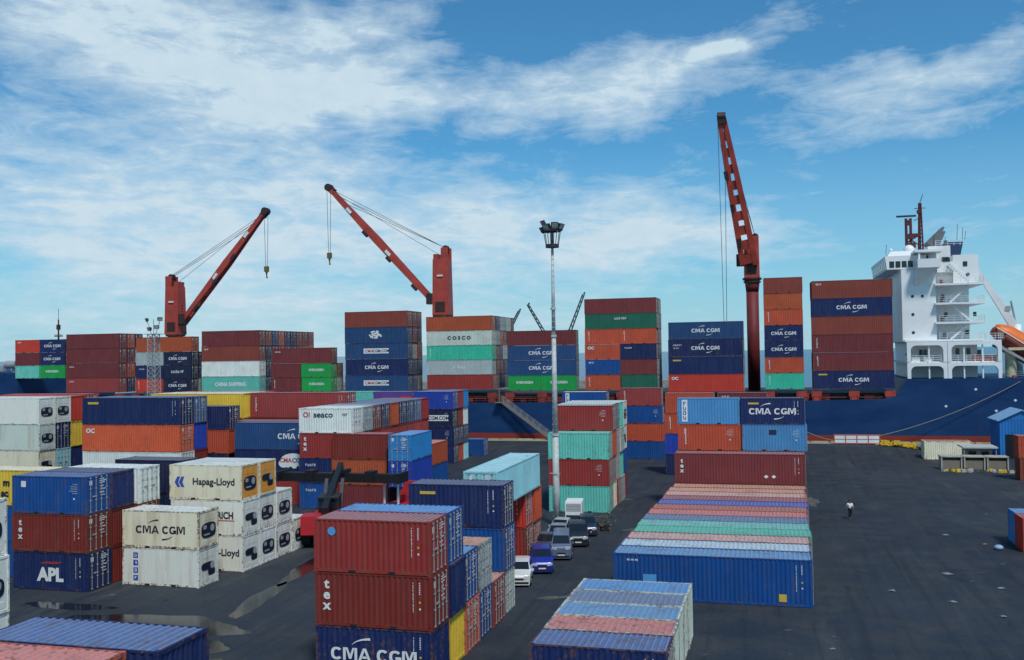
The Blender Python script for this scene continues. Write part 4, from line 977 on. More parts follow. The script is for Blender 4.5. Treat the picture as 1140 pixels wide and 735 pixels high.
crane((-120.3, 177, 8.5), (-118.6, 177, 23.0), (-99.2, 177, 45.4), 33.0, 'dark red deck crane with its boom raised to the right, leftmost of three', (0, 1, 0), 33.2)
crane((-61.0, 177, 8.5), (-62.4, 177, 25.6), (-84.6, 177, 49.4), 36.4, 'dark red deck crane whose boom reaches up and left behind the middle stacks', (0, 1, 0), 35.4)
crane((-2.6, 177, 8.5), (-3.0, 175, 30.8), (-7.0, 168.5, 55.6), 36.0, 'tall red deck crane with nearly upright ladder-like boom left of the bridge', (1, .1, 0), 15.4, 2, 2.7, 1.8, 1.9)

# lifeboat, aft crane
lb = root('lifeboat', (39.0, 168, 15.5), 'orange enclosed lifeboat tilted on its launching ramp at the stern', 'lifeboat')
def loft(secs, n=14):
    b = MB()
    for (x, ry, rzt, rzb, zc) in secs:
        for i in range(n):
            t = 2*math.pi*i/n; s_ = math.sin(t); b.v.append((x, ry*math.cos(t), zc+(rzt if s_ > 0 else rzb)*s_))
    for j in range(len(secs)-1):
        for i in range(n): i2 = (i+1) % n; b.f.append((j*n+i, j*n+i2, (j+1)*n+i2, (j+1)*n+i)); b.m.append(0)
    b.f.append(tuple(reversed(range(n)))); b.m.append(0); k = (len(secs)-1)*n; b.f.append(tuple(k+i for i in range(n))); b.m.append(0); return b
cn = loft([(-4.6, .9, .5, .5, .3), (-4.2, 1.3, .9, .8, .2), (-3, 1.45, 1.5, 1.0, .1), (0, 1.5, 1.75, 1.1, 0), (2.5, 1.4, 1.5, 1.1, 0), (4, .9, 1.0, .8, .1), (4.8, .2, .3, .3, .2)])
o1 = ob('canopy', cn, simple('lifeboat_orange', (.75, .16, .02), .45), lb, None, True)
hu = loft([(-4.7, 1.0, .12, 1.0, .15), (-3, 1.56, .15, 1.35, 0), (0, 1.6, .15, 1.45, -.1), (2.5, 1.5, .15, 1.4, -.1), (4.3, .7, .12, .9, .1), (4.9, .1, .1, .2, .2)])
o2 = ob('hull', hu, simple('lifeboat_hull', (.20, .03, .02), .5), lb, None, True)
st = MB(); st.box(-4.6, 4.2, -1.64, 1.64, .14, .26); ob('fender_strip', st, M_SHIPW, lb)
lb.rotation_euler = (0, R(35), 0); lb.scale = (1.12, 1.12, 1.12)
pd = MB(); pd.tube((X_(1125), 168, 10.8), (X_(1125), 168, Z_(391)), .82, n=20); pd.box(X_(1120), X_(1160), 166.2, 169.8, Z_(391), Z_(388)); sp('boat_pedestal', pd, simple('cream_paint', (.58, .53, .34), .6))
rmp = MB()
for yy in (166.4, 169.6): rmp.beam((X_(1108), yy, Z_(385)), (X_(1175), yy, Z_(424)), .25, .4)
sp('boat_ramp', rmp, M_SHIPG)
pc = root('provision_crane', (X_(1140), 172, 10.8), 'white slim-boomed crane leaning over the orange lifeboat', 'crane')
b = MB(); B0 = Vector((X_(1140), 172, 10.8))
b.tube((0, 0, 0), (0, 0, 8.4), .7, .6, 14); ob('pedestal', b, M_SHIPW, pc, None, True)
b = MB(); b.beam((-.2, 0, 7.6), (X_(1083)-B0.x, -2, Z_(283)-B0.z), .75, 1.35, .5, .5); ob('boom', b, M_SHIPW, pc)
b = MB(); b.box(-2.0, -1.1, -.9, .1, 10.6, 11.4); ob('winch', b, M_SHIPG, pc)
b = MB(); b.tube((-.2, 0, 8.4), (-.9, -.3, 12.2), .16, n=6); b.tube((X_(1083)-B0.x, -2, Z_(283)-B0.z), (X_(1083)-B0.x, -2, Z_(297)-B0.z), .04, n=5); ob('luffing_ram', b, M_SHIPG, pc)
dg_ = MB()
for i in range(26): x = 35.5+rr.uniform(0, 24); dg_.box(x, x+rr.uniform(.3, 1.2), 163, 163.8, 10.8, 10.8+rr.uniform(.3, 1.1))
sp('deck_fittings', dg_, M_DECKRED)

# gangway from the deck to the quay
gw = root('gangway', (-44.8, 161, 7.3), 'grey aluminium gangway stair slanting down from the ship deck to quay', 'gangway')
a, c = Vector((0, 0, 0)), Vector((9.0, -1.2, -6.3)); M_ALU = simple('aluminium', (.26, .24, .21), .5, .3)
b = MB()
for yy in (-.45, .45): b.beam(a+Vector((0, yy, 0)), c+Vector((0, yy, 0)), .09, .34)
ob('stringer', b, M_ALU, gw)
b = MB()
for i in range(26): p = a.lerp(c, (i+.5)/26); b.box(p.x-.13, p.x+.13, p.y-.42, p.y+.42, p.z+.02, p.z+.07)
ob('tread', b, M_ALU, gw)
b = MB()
for yy in (-.47, .47):
    for i in range(9): p = a.lerp(c, i/8)+Vector((0, yy, 0)); b.tube(p, p+Vector((0, 0, 1.05)), .03, n=5)
    for h in (.55, 1.05): b.tube(a+Vector((0, yy, h)), c+Vector((0, yy, h)), .028, n=5)
ob('handrail', b, M_STEEL, gw)
b = MB(); b.box(-1.3, .1, -.6, .9, -.12, 0); b.tube((-.6, .1, 0), (-.6, .1, 2.4), .09, n=6); ob('platform', b, M_ALU, gw)

# mooring ropes
for i, (p, q_) in enumerate((((37, 161.7, 10.3), (13.5, 159.6, 1.4)), ((-1, 161.7, 7.3), (9.5, 159.4, 1.3)))):
    b = MB(); n = 14; P0, P1 = Vector(p), Vector(q_)
    for k in range(n):
        t0, t1 = k/n, (k+1)/n; f_ = lambda t: P0.lerp(P1, t)-Vector((0, 0, 4*t*(1-t)*1.1)); b.tube(f_(t0), f_(t1), .05, n=6)
    tag(ob('mooring_rope', b, M_ROPE), ['long pale mooring rope slanting from the stern hull to the quay', 'short mooring rope slanting down beside the tall crane stack'][i], 'rope', 'mooring ropes')

# ------------------------------------------------------------------ lamp posts
lp = root('lamp_post', (-18.97, 86.0, -.75), 'tall tapering floodlight pole standing beside the teal container stack', 'lamp post')
b = MB(); b.tube((0, 0, 0), (0, 0, 9), .34, .28, 16); b.tube((0, 0, 9), (0, 0, 18), .26, .20, 16); b.tube((0, 0, 18), (0, 0, 26.2), .185, .12, 16)
ob('pole', b, M_LAMPP, lp, None, True)
b = MB()
for k in range(46): w_ = .25-.003*k; b.box(-w_, w_, -w_-.02, -w_+.03, 1.6+k*.52, 1.66+k*.52)
for z in (9, 18, 20.5): b.tube((0, 0, z-.1), (0, 0, z+.1), .36 if z < 10 else .27, n=14)
for z in (5.5,): b.box(-.5, .5, -.4, -.36, z, z+.05)
ob('climbing_rungs', b, M_LAMPP, lp)
b = MB(); b.tube((0, 0, 26.1), (0, 0, 26.4), .62, n=20); b.tube((0, 0, 26.45), (0, 0, 28.2), .11, n=8)
for i in range(8): t = i*math.pi/4; b.tube((.6*math.cos(t), .6*math.sin(t), 26.4), (.82*math.cos(t), .82*math.sin(t), 27.8), .035, n=5)
for i in range(16): t0, t1 = i*math.pi/8, (i+1)*math.pi/8; b.tube((.80*math.cos(t0), .80*math.sin(t0), 27.6), (.80*math.cos(t1), .80*math.sin(t1), 27.6), .05, n=5)
ob('head_frame', b, M_DSTEEL, lp)
M_LENS = simple('lamp_glass', (.45, .46, .44), .2)
def floodlight(par, x, y, z, ang, tilt, s=1.0):
    b = MB(); b.hexa([(-.34*s, 0, -.28*s), (.34*s, 0, -.28*s), (.34*s, .36*s, -.20*s), (-.34*s, .36*s, -.20*s), (-.34*s, 0, .28*s), (.34*s, 0, .28*s), (.34*s, .36*s, .20*s), (-.34*s, .36*s, .20*s)])
    o = ob('floodlight', b, M_DSTEEL, par, (x, y, z)); o.rotation_euler = (tilt, 0, ang)
    l = MB(); l.box(-.29*s, .29*s, -.012, 0, -.23*s, .23*s); ob('lens', l, M_LENS, o); return o
for (x, y, z, a, t) in ((-1.15, -.2, 28.45, -1.2, .5), (-.55, -.75, 28.1, -.35, .55), (.5, -.8, 28.2, .35, .55), (1.15, -.3, 28.1, 1.1, .6), (-.9, .7, 27.9, 3.7, .5), (.9, .7, 28.0, 2.4, .5), (-1.3, .1, 27.85, -1.6, .5), (0, 1.0, 28.0, 3.14, .5)):
    floodlight(lp, x*.82, y*.82, z-.15, a, t, .95)
lt = root('lattice_tower', (-103.6, 146, 0), 'white lattice mast with floodlights on top before the leftmost crane', 'lamp post')
b = MB(); hw0, hw1, TH = .85, .7, 20.0
def cnr(k, z): w = hw0+(hw1-hw0)*z/TH; return Vector(((-1, 1, 1, -1)[k]*w, (-1, -1, 1, 1)[k]*w, z))
for k in range(4): b.tube(cnr(k, 0), cnr(k, TH), .08, n=6)
nz = 22
for j in range(nz):
    z0, z1 = TH*j/nz, TH*(j+1)/nz
    for k in range(4):
        k2 = (k+1) % 4; b.tube(cnr(k, z1), cnr(k2, z1), .04, n=5); b.tube(cnr(k, z0), cnr(k2, z1), .035, n=5); b.tube(cnr(k2, z0), cnr(k, z1), .035, n=5)
ob('lattice', b, M_GREY, lt)
b = MB(); b.box(-1.3, 1.3, -1.0, 1.0, TH, TH+.1)
for dx in (-1.0, 0, 1.0): b.tube((dx*.4, 0, TH), (dx*1.3, 0, TH+2.6-abs(dx)*.2), .07, n=5)
ob('head_frame', b, M_STEEL, lt)
for (x, y, z, a, t) in ((-1.5, -.1, TH+2.5, -.8, .4), (1.4, -.1, TH+2.6, .8, .4), (-.9, -.2, TH+.9, -.4, .4), (.7, -.2, TH+1.2, .4, .4)): floodlight(lt, x, y, z, a, t, 1.2)

# far harbour cranes beyond the ship
fq = MB(); fq.box(-330, -40, 452, 475, -3, 2.2); kind(ob('far_quay', fq, M_CONC), 'structure')
M_FAR = simple('far_crane_grey_blue', (.06, .09, .11), .7)
for i, (bx, tx, tz, lab) in enumerate(((-164, -159.5, 38, 'thin grey lattice crane boom leaning right above the stacks, leftmost far one'), (-136, -149.0, 33.0, 'thin grey lattice crane boom leaning left beyond the ship'), (-138, -124.5, 42, 'thin grey lattice crane boom leaning right beside the tall red stack'))):
    bx, tx, tz = ((-132.4, -118.2, 36.7), (-96.5, -112.7, 39.3), (-100.2, -87.1, 44.2))[i]
    o = root('harbour_crane', (bx, (458, 454, 464)[i], 2.2), lab, 'crane', 'distant harbour cranes')
    b = MB(); A = Vector((0, 0, 9)); T = Vector((tx-bx, 0, tz-2.2))
    for sx in (-1, 1):
        for sy in (-1, 1): b.tube(A+Vector((sx*.9, sy*.9, 0)), T+Vector((sx*.45, sy*.4, 0)), .22, n=5)
    n = 14
    for k in range(n):
        p, q_ = A.lerp(T, k/n), A.lerp(T, (k+1)/n)
        for sy in (-1, 1): b.tube(p+Vector((.9*(1-k/n*.5), sy*.8, 0)), q_+Vector((-.9*(1-k/n*.5), sy*.8, 0)), .12, n=4)
    b.tube(T, T+Vector((.8, 0, 1.0)), .4, n=6); ob('lattice_boom', b, M_FAR, o)
    b = MB(); b.box(-2.2, 2.2, -2.2, 2.2, 0, 2.5); b.box(-1.5, 2.5, -1.5, 1.5, 2.5, 9.2); ob('crane_base', b, M_FAR, o)

# ------------------------------------------------------------------ vehicles
M_TYRE = M_RUB; M_RIM = simple('wheel_rim', (.35, .35, .36), .35, .6)
def car(label, loc, rz, L, W, H, paint, style='hatch', grp='vehicles parked along the lane', c2=None):
    """front of the car towards -y"""
    o = root({'hatch': 'parked_car', 'suv': 'parked_car', 'van': 'parked_van', 'sedan': 'parked_car'}[style], loc, label, 'van' if style == 'van' else 'car', grp, rz)
    P = simple('car_paint', paint, .25, .1, .04, 1, .6)
    hw = W/2; g = .20; bl = H*.56
    if style == 'van': prof = [(-.5, .45, .50, 0), (-.47, .58, .58, 0), (-.40, .62, .62, 0), (-.24, bl/H, .97, 1), (.0, bl/H, 1.0, 1), (.46, bl/H, .99, 1), (.5, .55, .95, 1)]
    elif style == 'sedan': prof = [(-.5, .36, .42, 0), (-.47, .50, .50, 0), (-.22, .60, .60, 0), (-.04, .60, .97, 1), (.16, .60, 1.0, 1), (.33, .61, .66, 0), (.47, .58, .60, 0), (.5, .40, .50, 0)]
    else: prof = [(-.5, .36, .42, 0), (-.47, .53, .53, 0), (-.25, .63, .63, 0), (-.09, .62, .96, 1), (.10, .61, 1.0, 1), (.38, .62, .97, 1), (.47, .60, .70, 1), (.5, .45, .52, 0)]
    b = MB(); rings = []
    for (t, zb, zr, cab) in prof:
        y = t*L; wb = hw*(.90 if abs(t) > .46 else 1.0); wr = hw*(.76 if cab else .90)*(.95 if abs(t) > .46 else 1)
        rings.append([(-wb*.94, y, g), (-wb, y, g+.28), (-wb, y, zb*H), (-wr, y, max(zr*H, zb*H)), (-wr*.6, y, max(zr*H, zb*H)+.03), (wr*.6, y, max(zr*H, zb*H)+.03), (wr, y, max(zr*H, zb*H)), (wb, y, zb*H), (wb, y, g+.28), (wb*.94, y, g)])
    n = 10
    for r_ in rings: b.v += r_
    for j in range(len(rings)-1):
        for i in range(n): i2 = (i+1) % n; b.f.append((j*n+i, j*n+i2, (j+1)*n+i2, (j+1)*n+i)); b.m.append(0)
    b.f.append(tuple(range(n))); b.m.append(0); k = (len(rings)-1)*n; b.f.append(tuple(k+i for i in reversed(range(n)))); b.m.append(0)
    body = ob('body', b, P, o); md = body.modifiers.new('bevel', 'BEVEL'); md.width = .04; md.segments = 2; md.limit_method = 'ANGLE'
    cabs = [i for i, p in enumerate(prof) if p[3]]; i0 = cabs[0]
    def lp_(a, c_, t): return tuple(a[i]+(c_[i]-a[i])*t for i in range(3))
    A, Bq = rings[i0-1], rings[i0]
    w = MB(); off = Vector((0, -.03, .02))
    pts = [lp_(A[3], Bq[3], .12), lp_(A[6], Bq[6], .12), lp_(A[6], Bq[6], .93), lp_(A[3], Bq[3], .93)]
    pts = [(p[0]*.93, p[1]-.03, p[2]+.035) for p in pts]; w.poly(pts); ob('windscreen', w, M_GLASS, o)
    for s_ in (-1, 1):
        w = MB(); ia, ib = (2, 3) if s_ < 0 else (7, 6)
        for j in range(len(cabs)-1):
            Ra, Rb = rings[cabs[j]], rings[cabs[j+1]]
            q4 = [lp_(Ra[ia], Ra[ib], .12), lp_(Rb[ia], Rb[ib], .12), lp_(Rb[ia], Rb[ib], .85), lp_(Ra[ia], Ra[ib], .85)]
            q4[0] = lp_(q4[0], q4[1], .06); q4[3] = lp_(q4[3], q4[2], .06); q4[1] = lp_(q4[1], q4[0], .06); q4[2] = lp_(q4[2], q4[3], .06)
            w.poly([(p[0]+s_*.02, p[1], p[2]) for p in (q4 if s_ > 0 else q4[::-1])])
        ob('side_window', w, M_GLASS, o)
    for sx in (-1, 1):
        for fy in (-.31, .30):
            w = MB(); x = sx*(hw-.02); r = .31 if style != 'suv' else .36; w.tube((x-sx*.2, fy*L, r), (x+sx*.02, fy*L, r), r, n=18); wo_ = ob('wheel', w, M_TYRE, o)
            w = MB(); w.tube((x+sx*.02, fy*L, r), (x+sx*.035, fy*L, r), r*.6, n=12); ob('rim', w, M_RIM, wo_)
        w = MB(); hz_ = prof[1][1]*H-.12; w.hexa([(sx*hw*.42, -L/2-.03, hz_-.09), (sx*hw*.86, -L/2-.0, hz_-.07), (sx*hw*.86, -L/2+.2, hz_-.07), (sx*hw*.42, -L/2+.2, hz_-.09), (sx*hw*.42, -L/2+.01, hz_+.08), (sx*hw*.88, -L/2+.05, hz_+.1), (sx*hw*.88, -L/2+.2, hz_+.1), (sx*hw*.42, -L/2+.2, hz_+.08)])
        ob('headlight', w, M_LENS, o)
        w = MB(); w.box(*sorted((sx*hw*.98, sx*(hw+.16))), -.17*L, -.17*L+.1, bl+.02, bl+.17); ob('wing_mirror', w, P, o)
    w = MB(); w.box(-hw*.38, hw*.38, -L/2-.02, -L/2+.05, .48, .62); w.box(-hw*.8, hw*.8, -L/2-.015, -L/2+.05, .25, .38); ob('grille', w, M_RUB, o)
    w = MB(); w.box(-.26, .26, -L/2-.035, -L/2-.02, .39, .48); ob('number_plate', w, M_WHITE, o)
    return o
car('small white hatchback parked foremost in the line of cars', (-16.85, 64.5, 0), .2, 3.6, 1.6, 1.5, (.72, .72, .70))
car('bright blue car parked just behind the small white hatchback', (-16.35, 68.7, 0), .26, 4.0, 1.68, 1.55, (.012, .03, .30), 'suv')
car('silver van with dark windscreen behind the blue car', (-15.85, 73.4, 0), .20, 4.0, 1.6, 1.8, (.13, .17, .26), 'van')
car('grey saloon squeezed between silver van and red container end', (-17.2, 78.6, 0), .1, 4.0, 1.7, 1.45, (.26, .28, .30), 'sedan')
car('black car with a pale bonnet parked near the lamp post', (-15.6, 78.6, 0), .22, 4.3, 1.78, 1.65, (.02, .025, .035), 'suv')
car('dark grey saloon parked tight beyond the blue car, nearest the red container end', (-17.4, 74.8, 0), .05, 4.0, 1.55, 1.40, (.06, .065, .075), 'sedan')
car('dark blue hatchback parked behind the black pale-bonneted car', (-15.6, 82.9, 0), .25, 3.8, 1.6, 1.5, (.02, .035, .08), 'hatch')
car('old white saloon parked at the lamp post foot', (-17.6, 81.6, 0), -.05, 4.0, 1.6, 1.40, (.45, .46, .46), 'sedan')
# white box truck
tr = root('box_truck', (-17.1, 84.6, 0), 'small white box truck standing right beside the tall lamp post', 'truck', 'vehicles parked along the lane', .12); tr.scale = (.78, .78, .78)
b = MB(); b.box(-.95, .95, -.3, 3.0, .95, 3.05); ob('cargo_box', b, M_SHIPW, tr)
b = MB(); b.box(-.85, .85, -.33, -.30, 1.1, 2.9)
for k in range(5): b.box(-.8, .8, -.36, -.33, 1.3+k*.33, 1.36+k*.33)
ob('box_ribs', b, M_GREY, tr)
b = MB(); b.hexa([(-.9, -2.1, .45), (.9, -2.1, .45), (.9, -.45, .45), (-.9, -.45, .45), (-.82, -1.7, 1.95), (.82, -1.7, 1.95), (.85, -.5, 2.0), (-.85, -.5, 2.0)]); ob('cab', b, simple('truck_paint', (.55, .56, .56), .3), tr)
b = MB(); b.hexa([(-.78, -2.0, 1.2), (.78, -2.0, 1.2), (.78, -1.9, 1.2), (-.78, -1.9, 1.2), (-.72, -1.80, 1.85), (.72, -1.80, 1.85), (.72, -1.7, 1.85), (-.72, -1.7, 1.85)]); ob('windscreen', b, M_GLASS, tr)
b = MB(); b.box(-.4, .4, -2.0, 3.0, .55, .9); ob('chassis', b, M_RUB, tr)
for sx in (-1, 1):
    for y in (-1.3, 2.1): b = MB(); b.tube((sx*.62, y, .38), (sx*.88, y, .38), .38, n=16); w_o = ob('wheel', b, M_TYRE, tr); b = MB(); b.tube((sx*.88, y, .38), (sx*.90, y, .38), .2, n=10); ob('rim', b, M_RIM, w_o)
# pallet heap behind the truck
pt = root('scrap_heap', (-14.6, 85.2, 0), 'brown heap of timber and scrap beside the black car', 'scrap heap'); rr = random.Random(8)
b = MB()
for i in range(26):
    x, y = rr.uniform(-.9, .9), rr.uniform(-1.4, 1.4); z = rr.uniform(0, .9); l_ = rr.uniform(.4, 1.3); b.beam((x, y, z+.1), (x+l_*rr.uniform(-1, 1), y+l_*rr.uniform(-1, 1), z+rr.uniform(0, .4)), .14, .08)
ob('timber', b, simple('old_timber', (.14, .10, .07), .9, 0, .4, 2), pt)
b = MB(); b.tube((.3, -.8, 0), (.3, -.8, .28), .4, n=14); b.tube((.35, -.75, .28), (.35, -.75, .5), .38, n=14); ob('tyre', b, M_RUB, pt)

# reach stacker
rs = root('reach_stacker', (-36.6, 76.0, 0), 'red reach stacker with black boom and spreader working before the stacks', 'reach stacker', None, .30)
b = MB(); b.box(-1.7, 1.7, -3.6, 3.4, 1.0, 2.05); b.box(-1.8, 1.8, -4.3, -2.4, 1.2, 2.7); ob('chassis', b, M_RED, rs)
for sx in (-1, 1):
    for y, r in ((2.6, .85), (-2.6, .8)): b = MB(); b.tube((sx*1.2, y, r), (sx*2.0, y, r), r, n=20); wz = ob('wheel', b, M_TYRE, rs); b = MB(); b.tube((sx*2.0, y, r), (sx*2.03, y, r), r*.45, n=12); ob('rim', b, M_SHIPW, wz)
b = MB(); b.beam((0, -3.4, 2.9), (0, 6.8, 5.6), .55, .7, .45, .6, Vector((1, 0, 0))); bo = ob('boom', b, M_BLACKM, rs)
b = MB(); b.beam((-.7, .6, 2.0), (-.7, 2.8, 4.8), .3, .3, side=Vector((1, 0, 0))); b.beam((.7, .6, 2.0), (.7, 2.8, 4.8), .3, .3, side=Vector((1, 0, 0))); ob('lift_cylinder', b, M_DSTEEL, bo)
b = MB(); b.box(-.85, .85, -1.4, .7, 2.05, 2.2); b.box(-.85, -.77, -1.4, -1.3, 2.2, 3.7); b.box(.77, .85, -1.4, -1.3, 2.2, 3.7); b.box(-.85, -.77, .6, .7, 2.2, 3.7); b.box(.77, .85, .6, .7, 2.2, 3.7); b.box(-.9, .9, -1.5, .8, 3.7, 3.85)
ob('cab_frame', b, M_DSTEEL, rs); b = MB(); b.box(-.76, .76, -1.3, .6, 2.3, 3.65); ob('cab_glass', b, M_GLASS, rs)
b = MB(); b.box(-6.0, 6.0, -.45, .45, 4.05, 4.85); b.box(-.6, .6, -.6, .9, 4.85, 5.2)
for sx in (-1, 1): b.box(sx*6.0-.18, sx*6.0+.18, -1.2, 1.2, 4.1, 5.0); b.box(sx*3.0-.4, sx*3.0+.4, -.6, .6, 4.1, 5.1)
sprd = ob('spreader', b, M_BLACKM, rs, (0, 6.8, 0)); sprd.rotation_euler = (0, 0, -.30)
rk = root('forklift', (-33.2, 84.6, 0), 'red forklift with white mast half hidden behind nearest red stack', 'forklift', None, -.3)
b = MB(); b.box(-1.2, 1.2, -1.6, 1.8, .6, 2.0); b.box(-1.1, 1.1, .2, 1.8, 2.0, 2.6); ob('chassis', b, M_RED, rk)
b = MB(); b.hexa([(-1.1, .2, 2.0), (1.1, .2, 2.0), (1.1, 1.4, 2.0), (-1.1, 1.4, 2.0), (-.3, .6, 3.9), (.9, .6, 3.9), (.9, 1.0, 3.9), (-.3, 1.0, 3.9)]); ob('counterweight', b, M_RED, rk)
for sx in (-1, 1):
    b = MB(); b.box(sx*.8-.05, sx*.8+.05, -2.0, -1.8, .2, 4.0); ob('mast_rail', b, M_SHIPW, rk)
    for y in (-1.1, 1.2): b = MB(); b.tube((sx*.9, y, .5), (sx*1.3, y, .5), .5, n=14); ob('wheel', b, M_TYRE, rk)
b = MB(); b.box(-.9, .9, -2.02, -1.8, 3.95, 4.05); ob('mast_crossbar', b, M_SHIPW, rk)

# ------------------------------------------------------------------ right side yard furniture
bar = root('barrier', (12.9, 157.6, .9), 'long low white panelled barrier with red rails on the quay', 'barrier')
for i in range(4):
    b = MB(); b.box(-3.3+i*1.66, -1.75+i*1.66, -.05, .05, .2, 1.35); ob('panel', b, M_SHIPW, bar)
b = MB(); b.box(-3.4, 3.4, -.09, .09, 1.38, 1.52); b.box(-3.4, 3.4, -.09, .09, .08, .18); b.box(-3.4, 3.4, -.07, -.055, .7, .8)
for i in range(5): b.box(-3.42+i*1.66, -3.28+i*1.66, -.1, .1, 0, 1.5)
ob('rail', b, simple('faded_red', (.45, .12, .09), .7), bar)
rr = random.Random(12)
yp = root('lashing_gear_heap', (18.6, 155.2, .78), 'heap of yellow lashing frames and bars dumped on the quay', 'gear heap')
for i in range(16):
    t = i/15; x, y = -1.9+t*5.2+rr.uniform(-.5, .5), 1.8-t*4.4+rr.uniform(-.8, .8); b = MB(); z = rr.uniform(0, .3)
    for k in range(4):
        a = rr.uniform(0, 3.1); l_ = rr.uniform(.5, 1.1); b.beam((x-l_*math.cos(a), y-l_*math.sin(a), z+.05), (x+l_*math.cos(a), y+l_*math.sin(a), z+rr.uniform(.1, .6)), .16, .16)
    b.box(x-.4, x+.4, y-.3, y+.3, z, z+.35+rr.uniform(0, .3)); ob('lashing_frame', b, M_YEL if i < 13 else M_GREY, yp)
o = container('cream/orange D', L2, SH, 23.6, 145.6, .05, .02, 'with orange roof beside the quay shed', YG)
gh = root('guard_hut', (26.2, 138.5, 0), 'small grey guard hut with flat overhanging roof near the quay', 'hut')
b = MB(); b.box(-1.6, 1.6, -1.2, 1.2, 0, 2.5); ob('wall', b, simple('hut_grey', (.36, .36, .32), .85, 0, .25, 1), gh)
b = MB(); b.box(-2.1, 2.1, -2.3, 1.5, 2.5, 2.68); ob('roof', b, simple('hut_roof', (.46, .47, .44), .8), gh)
for x in (-1.2, .3): b = MB(); b.box(x-.02, x+.9, -1.23, -1.19, 1.2, 2.1); ob('window', b, M_GLASS, gh)
for x in (-1.9, 1.9): b = MB(); b.tube((x, -2.1, 0), (x, -2.1, 2.5), .06, n=6); ob('post', b, M_GREY, gh)
M_PALEC = simple('pale_concrete', (.42, .40, .34), .9, 0, .3, 1.2)
for i, x in enumerate((22.3, 25.0, 27.7)):
    o = root('concrete_bin', (x, 134.6, 0), ['left', 'middle', 'right'][i]+'most of three pale roofless concrete bins before the grey hut', 'concrete bin', 'concrete bins before the hut')
    if i == 1: o['label'] = 'middle one of three pale roofless concrete bins before the grey hut'
    b = MB(); b.box(-1.25, -1.1, -1, 1, 0, 1.6); b.box(1.1, 1.25, -1, 1, 0, 1.6); b.box(-1.1, 1.1, .85, 1, 0, 1.6); b.box(-1.3, 1.3, -1.05, 1.05, 1.6, 1.72); ob('wall', b, M_PALEC, o)
    b = MB(); b.box(-1.1, 1.1, -.8, -.72, .05, 1.2); ob('mesh_panel', b, simple('rusty_mesh', (.22, .19, .15), .8), o)
rr = random.Random(3)
rb_ = root('rubble_strip', (25.5, 131.9, 0), 'strip of pale rubble and yellow blocks before the concrete bins', 'rubble')
for i in range(34):
    b = MB(); x, y, s0 = rr.uniform(-4.6, 5.2), rr.uniform(-.9, .9), rr.uniform(.12, .42); a = rr.uniform(0, 3)
    c_, s_ = math.cos(a)*s0, math.sin(a)*s0; b.hexa([(x-c_, y-s_, 0), (x+s_, y-c_, 0), (x+c_, y+s_, 0), (x-s_, y+c_, 0), (x-c_*.8, y-s_*.8, s0*.8), (x+s_*.8, y-c_*.8, s0), (x+c_*.8, y+s_*.8, s0*.9), (x-s_*.8, y+c_*.8, s0*.7)])
    ob('block', b, rr.choice([M_PALEC, M_PALEC, M_YEL, M_DUST]), rb_)
sh = root('shed', (33.2, 149.0, .3), 'bright blue metal shed with pale blue gable roof at the quay', 'shed'); M_SHED = simple('shed_blue', (.02, .17, .48), .5, 0, .2, .6)
b = MB(); corr(b, (-2.6, -3), (1, 0), 5.6, 0, 5.2, (0, -1), .4, .05); corr(b, (-2.6, 3), (0, -1), 6, 0, 5.2, (-1, 0), .4, .05); b.quad((3, -3, 0), (3, 3, 0), (3, 3, 5.2), (3, -3, 5.2)); b.quad((3, 3, 0), (-2.6, 3, 0), (-2.6, 3, 5.2), (3, 3, 5.2))
b.poly([(-2.6, -3, 5.2), (3, -3, 5.2), (.2, -3, 6.5)]); ob('wall', b, M_SHED, sh)
b = MB()
b.hexa([(-2.9, -3.3, 5.0), (.2, -3.3, 6.5), (.2, 3.3, 6.5), (-2.9, 3.3, 5.0), (-2.9, -3.3, 5.12), (.2, -3.3, 6.65), (.2, 3.3, 6.65), (-2.9, 3.3, 5.12)]); b.hexa([(.2, -3.3, 6.5), (3.3, -3.3, 5.0), (3.3, 3.3, 5.0), (.2, 3.3, 6.5), (.2, -3.3, 6.65), (3.3, -3.3, 5.12), (3.3, 3.3, 5.12), (.2, 3.3, 6.65)])
ob('roof', b, simple('shed_roof', (.22, .42, .62), .6), sh)
b = MB(); b.box(-1.9, -.3, -3.06, -2.98, 0, 3.2); ob('door', b, M_GLASS, sh)
cb = root('cable_drum', (31.2, 133.5, 0), 'rusty brown drum lying at the foot of the brown container', 'drum')
b = MB(); b.tube((-.5, 0, .6), (.5, 0, .6), .35, n=14); ob('core', b, M_DSTEEL, cb)
for x in (-.55, .45): b = MB(); b.tube((x, 0, .6), (x+.1, 0, .6), .6, n=18); ob('flange', b, simple('rust', (.16, .07, .035), .9, 0, .4, 3), cb)

# litter on the asphalt at right
M_LIT = simple('litter', (.20, .21, .22), .9)
rr = random.Random(15)
for i, (x, y, s0) in enumerate([(11.6, 72.2, .42), (16.2, 83.5, .25), (7.4, 66.6, .3), (14.2, 68.6, .28), (10.6, 64.4, .3), (16.9, 73.3, .35), (2.9, 53.1, .22), (3.7, 51.2, .2), (12.8, 61.5, .25), (4.6, 47.0, .24), (13.9, 87, .4), (15.2, 64.5, .25)]):
    b = MB(); n = 9; pts = []
    for k in range(n): t = 2*math.pi*k/n; r_ = s0*.7*rr.uniform(.4, 1.1); pts.append((r_*math.cos(t)*1.5, r_*math.sin(t), .02+rr.uniform(0, .05)))
    for k in range(n): b.poly([pts[k], pts[(k+1) % n], (0, 0, .07+s0*.2)])
    tag(ob('litter', b, M_LIT, None, (x, y, .006)), 'crumpled pale scrap of litter lying on the open asphalt', 'litter', 'scraps of litter on the asphalt')
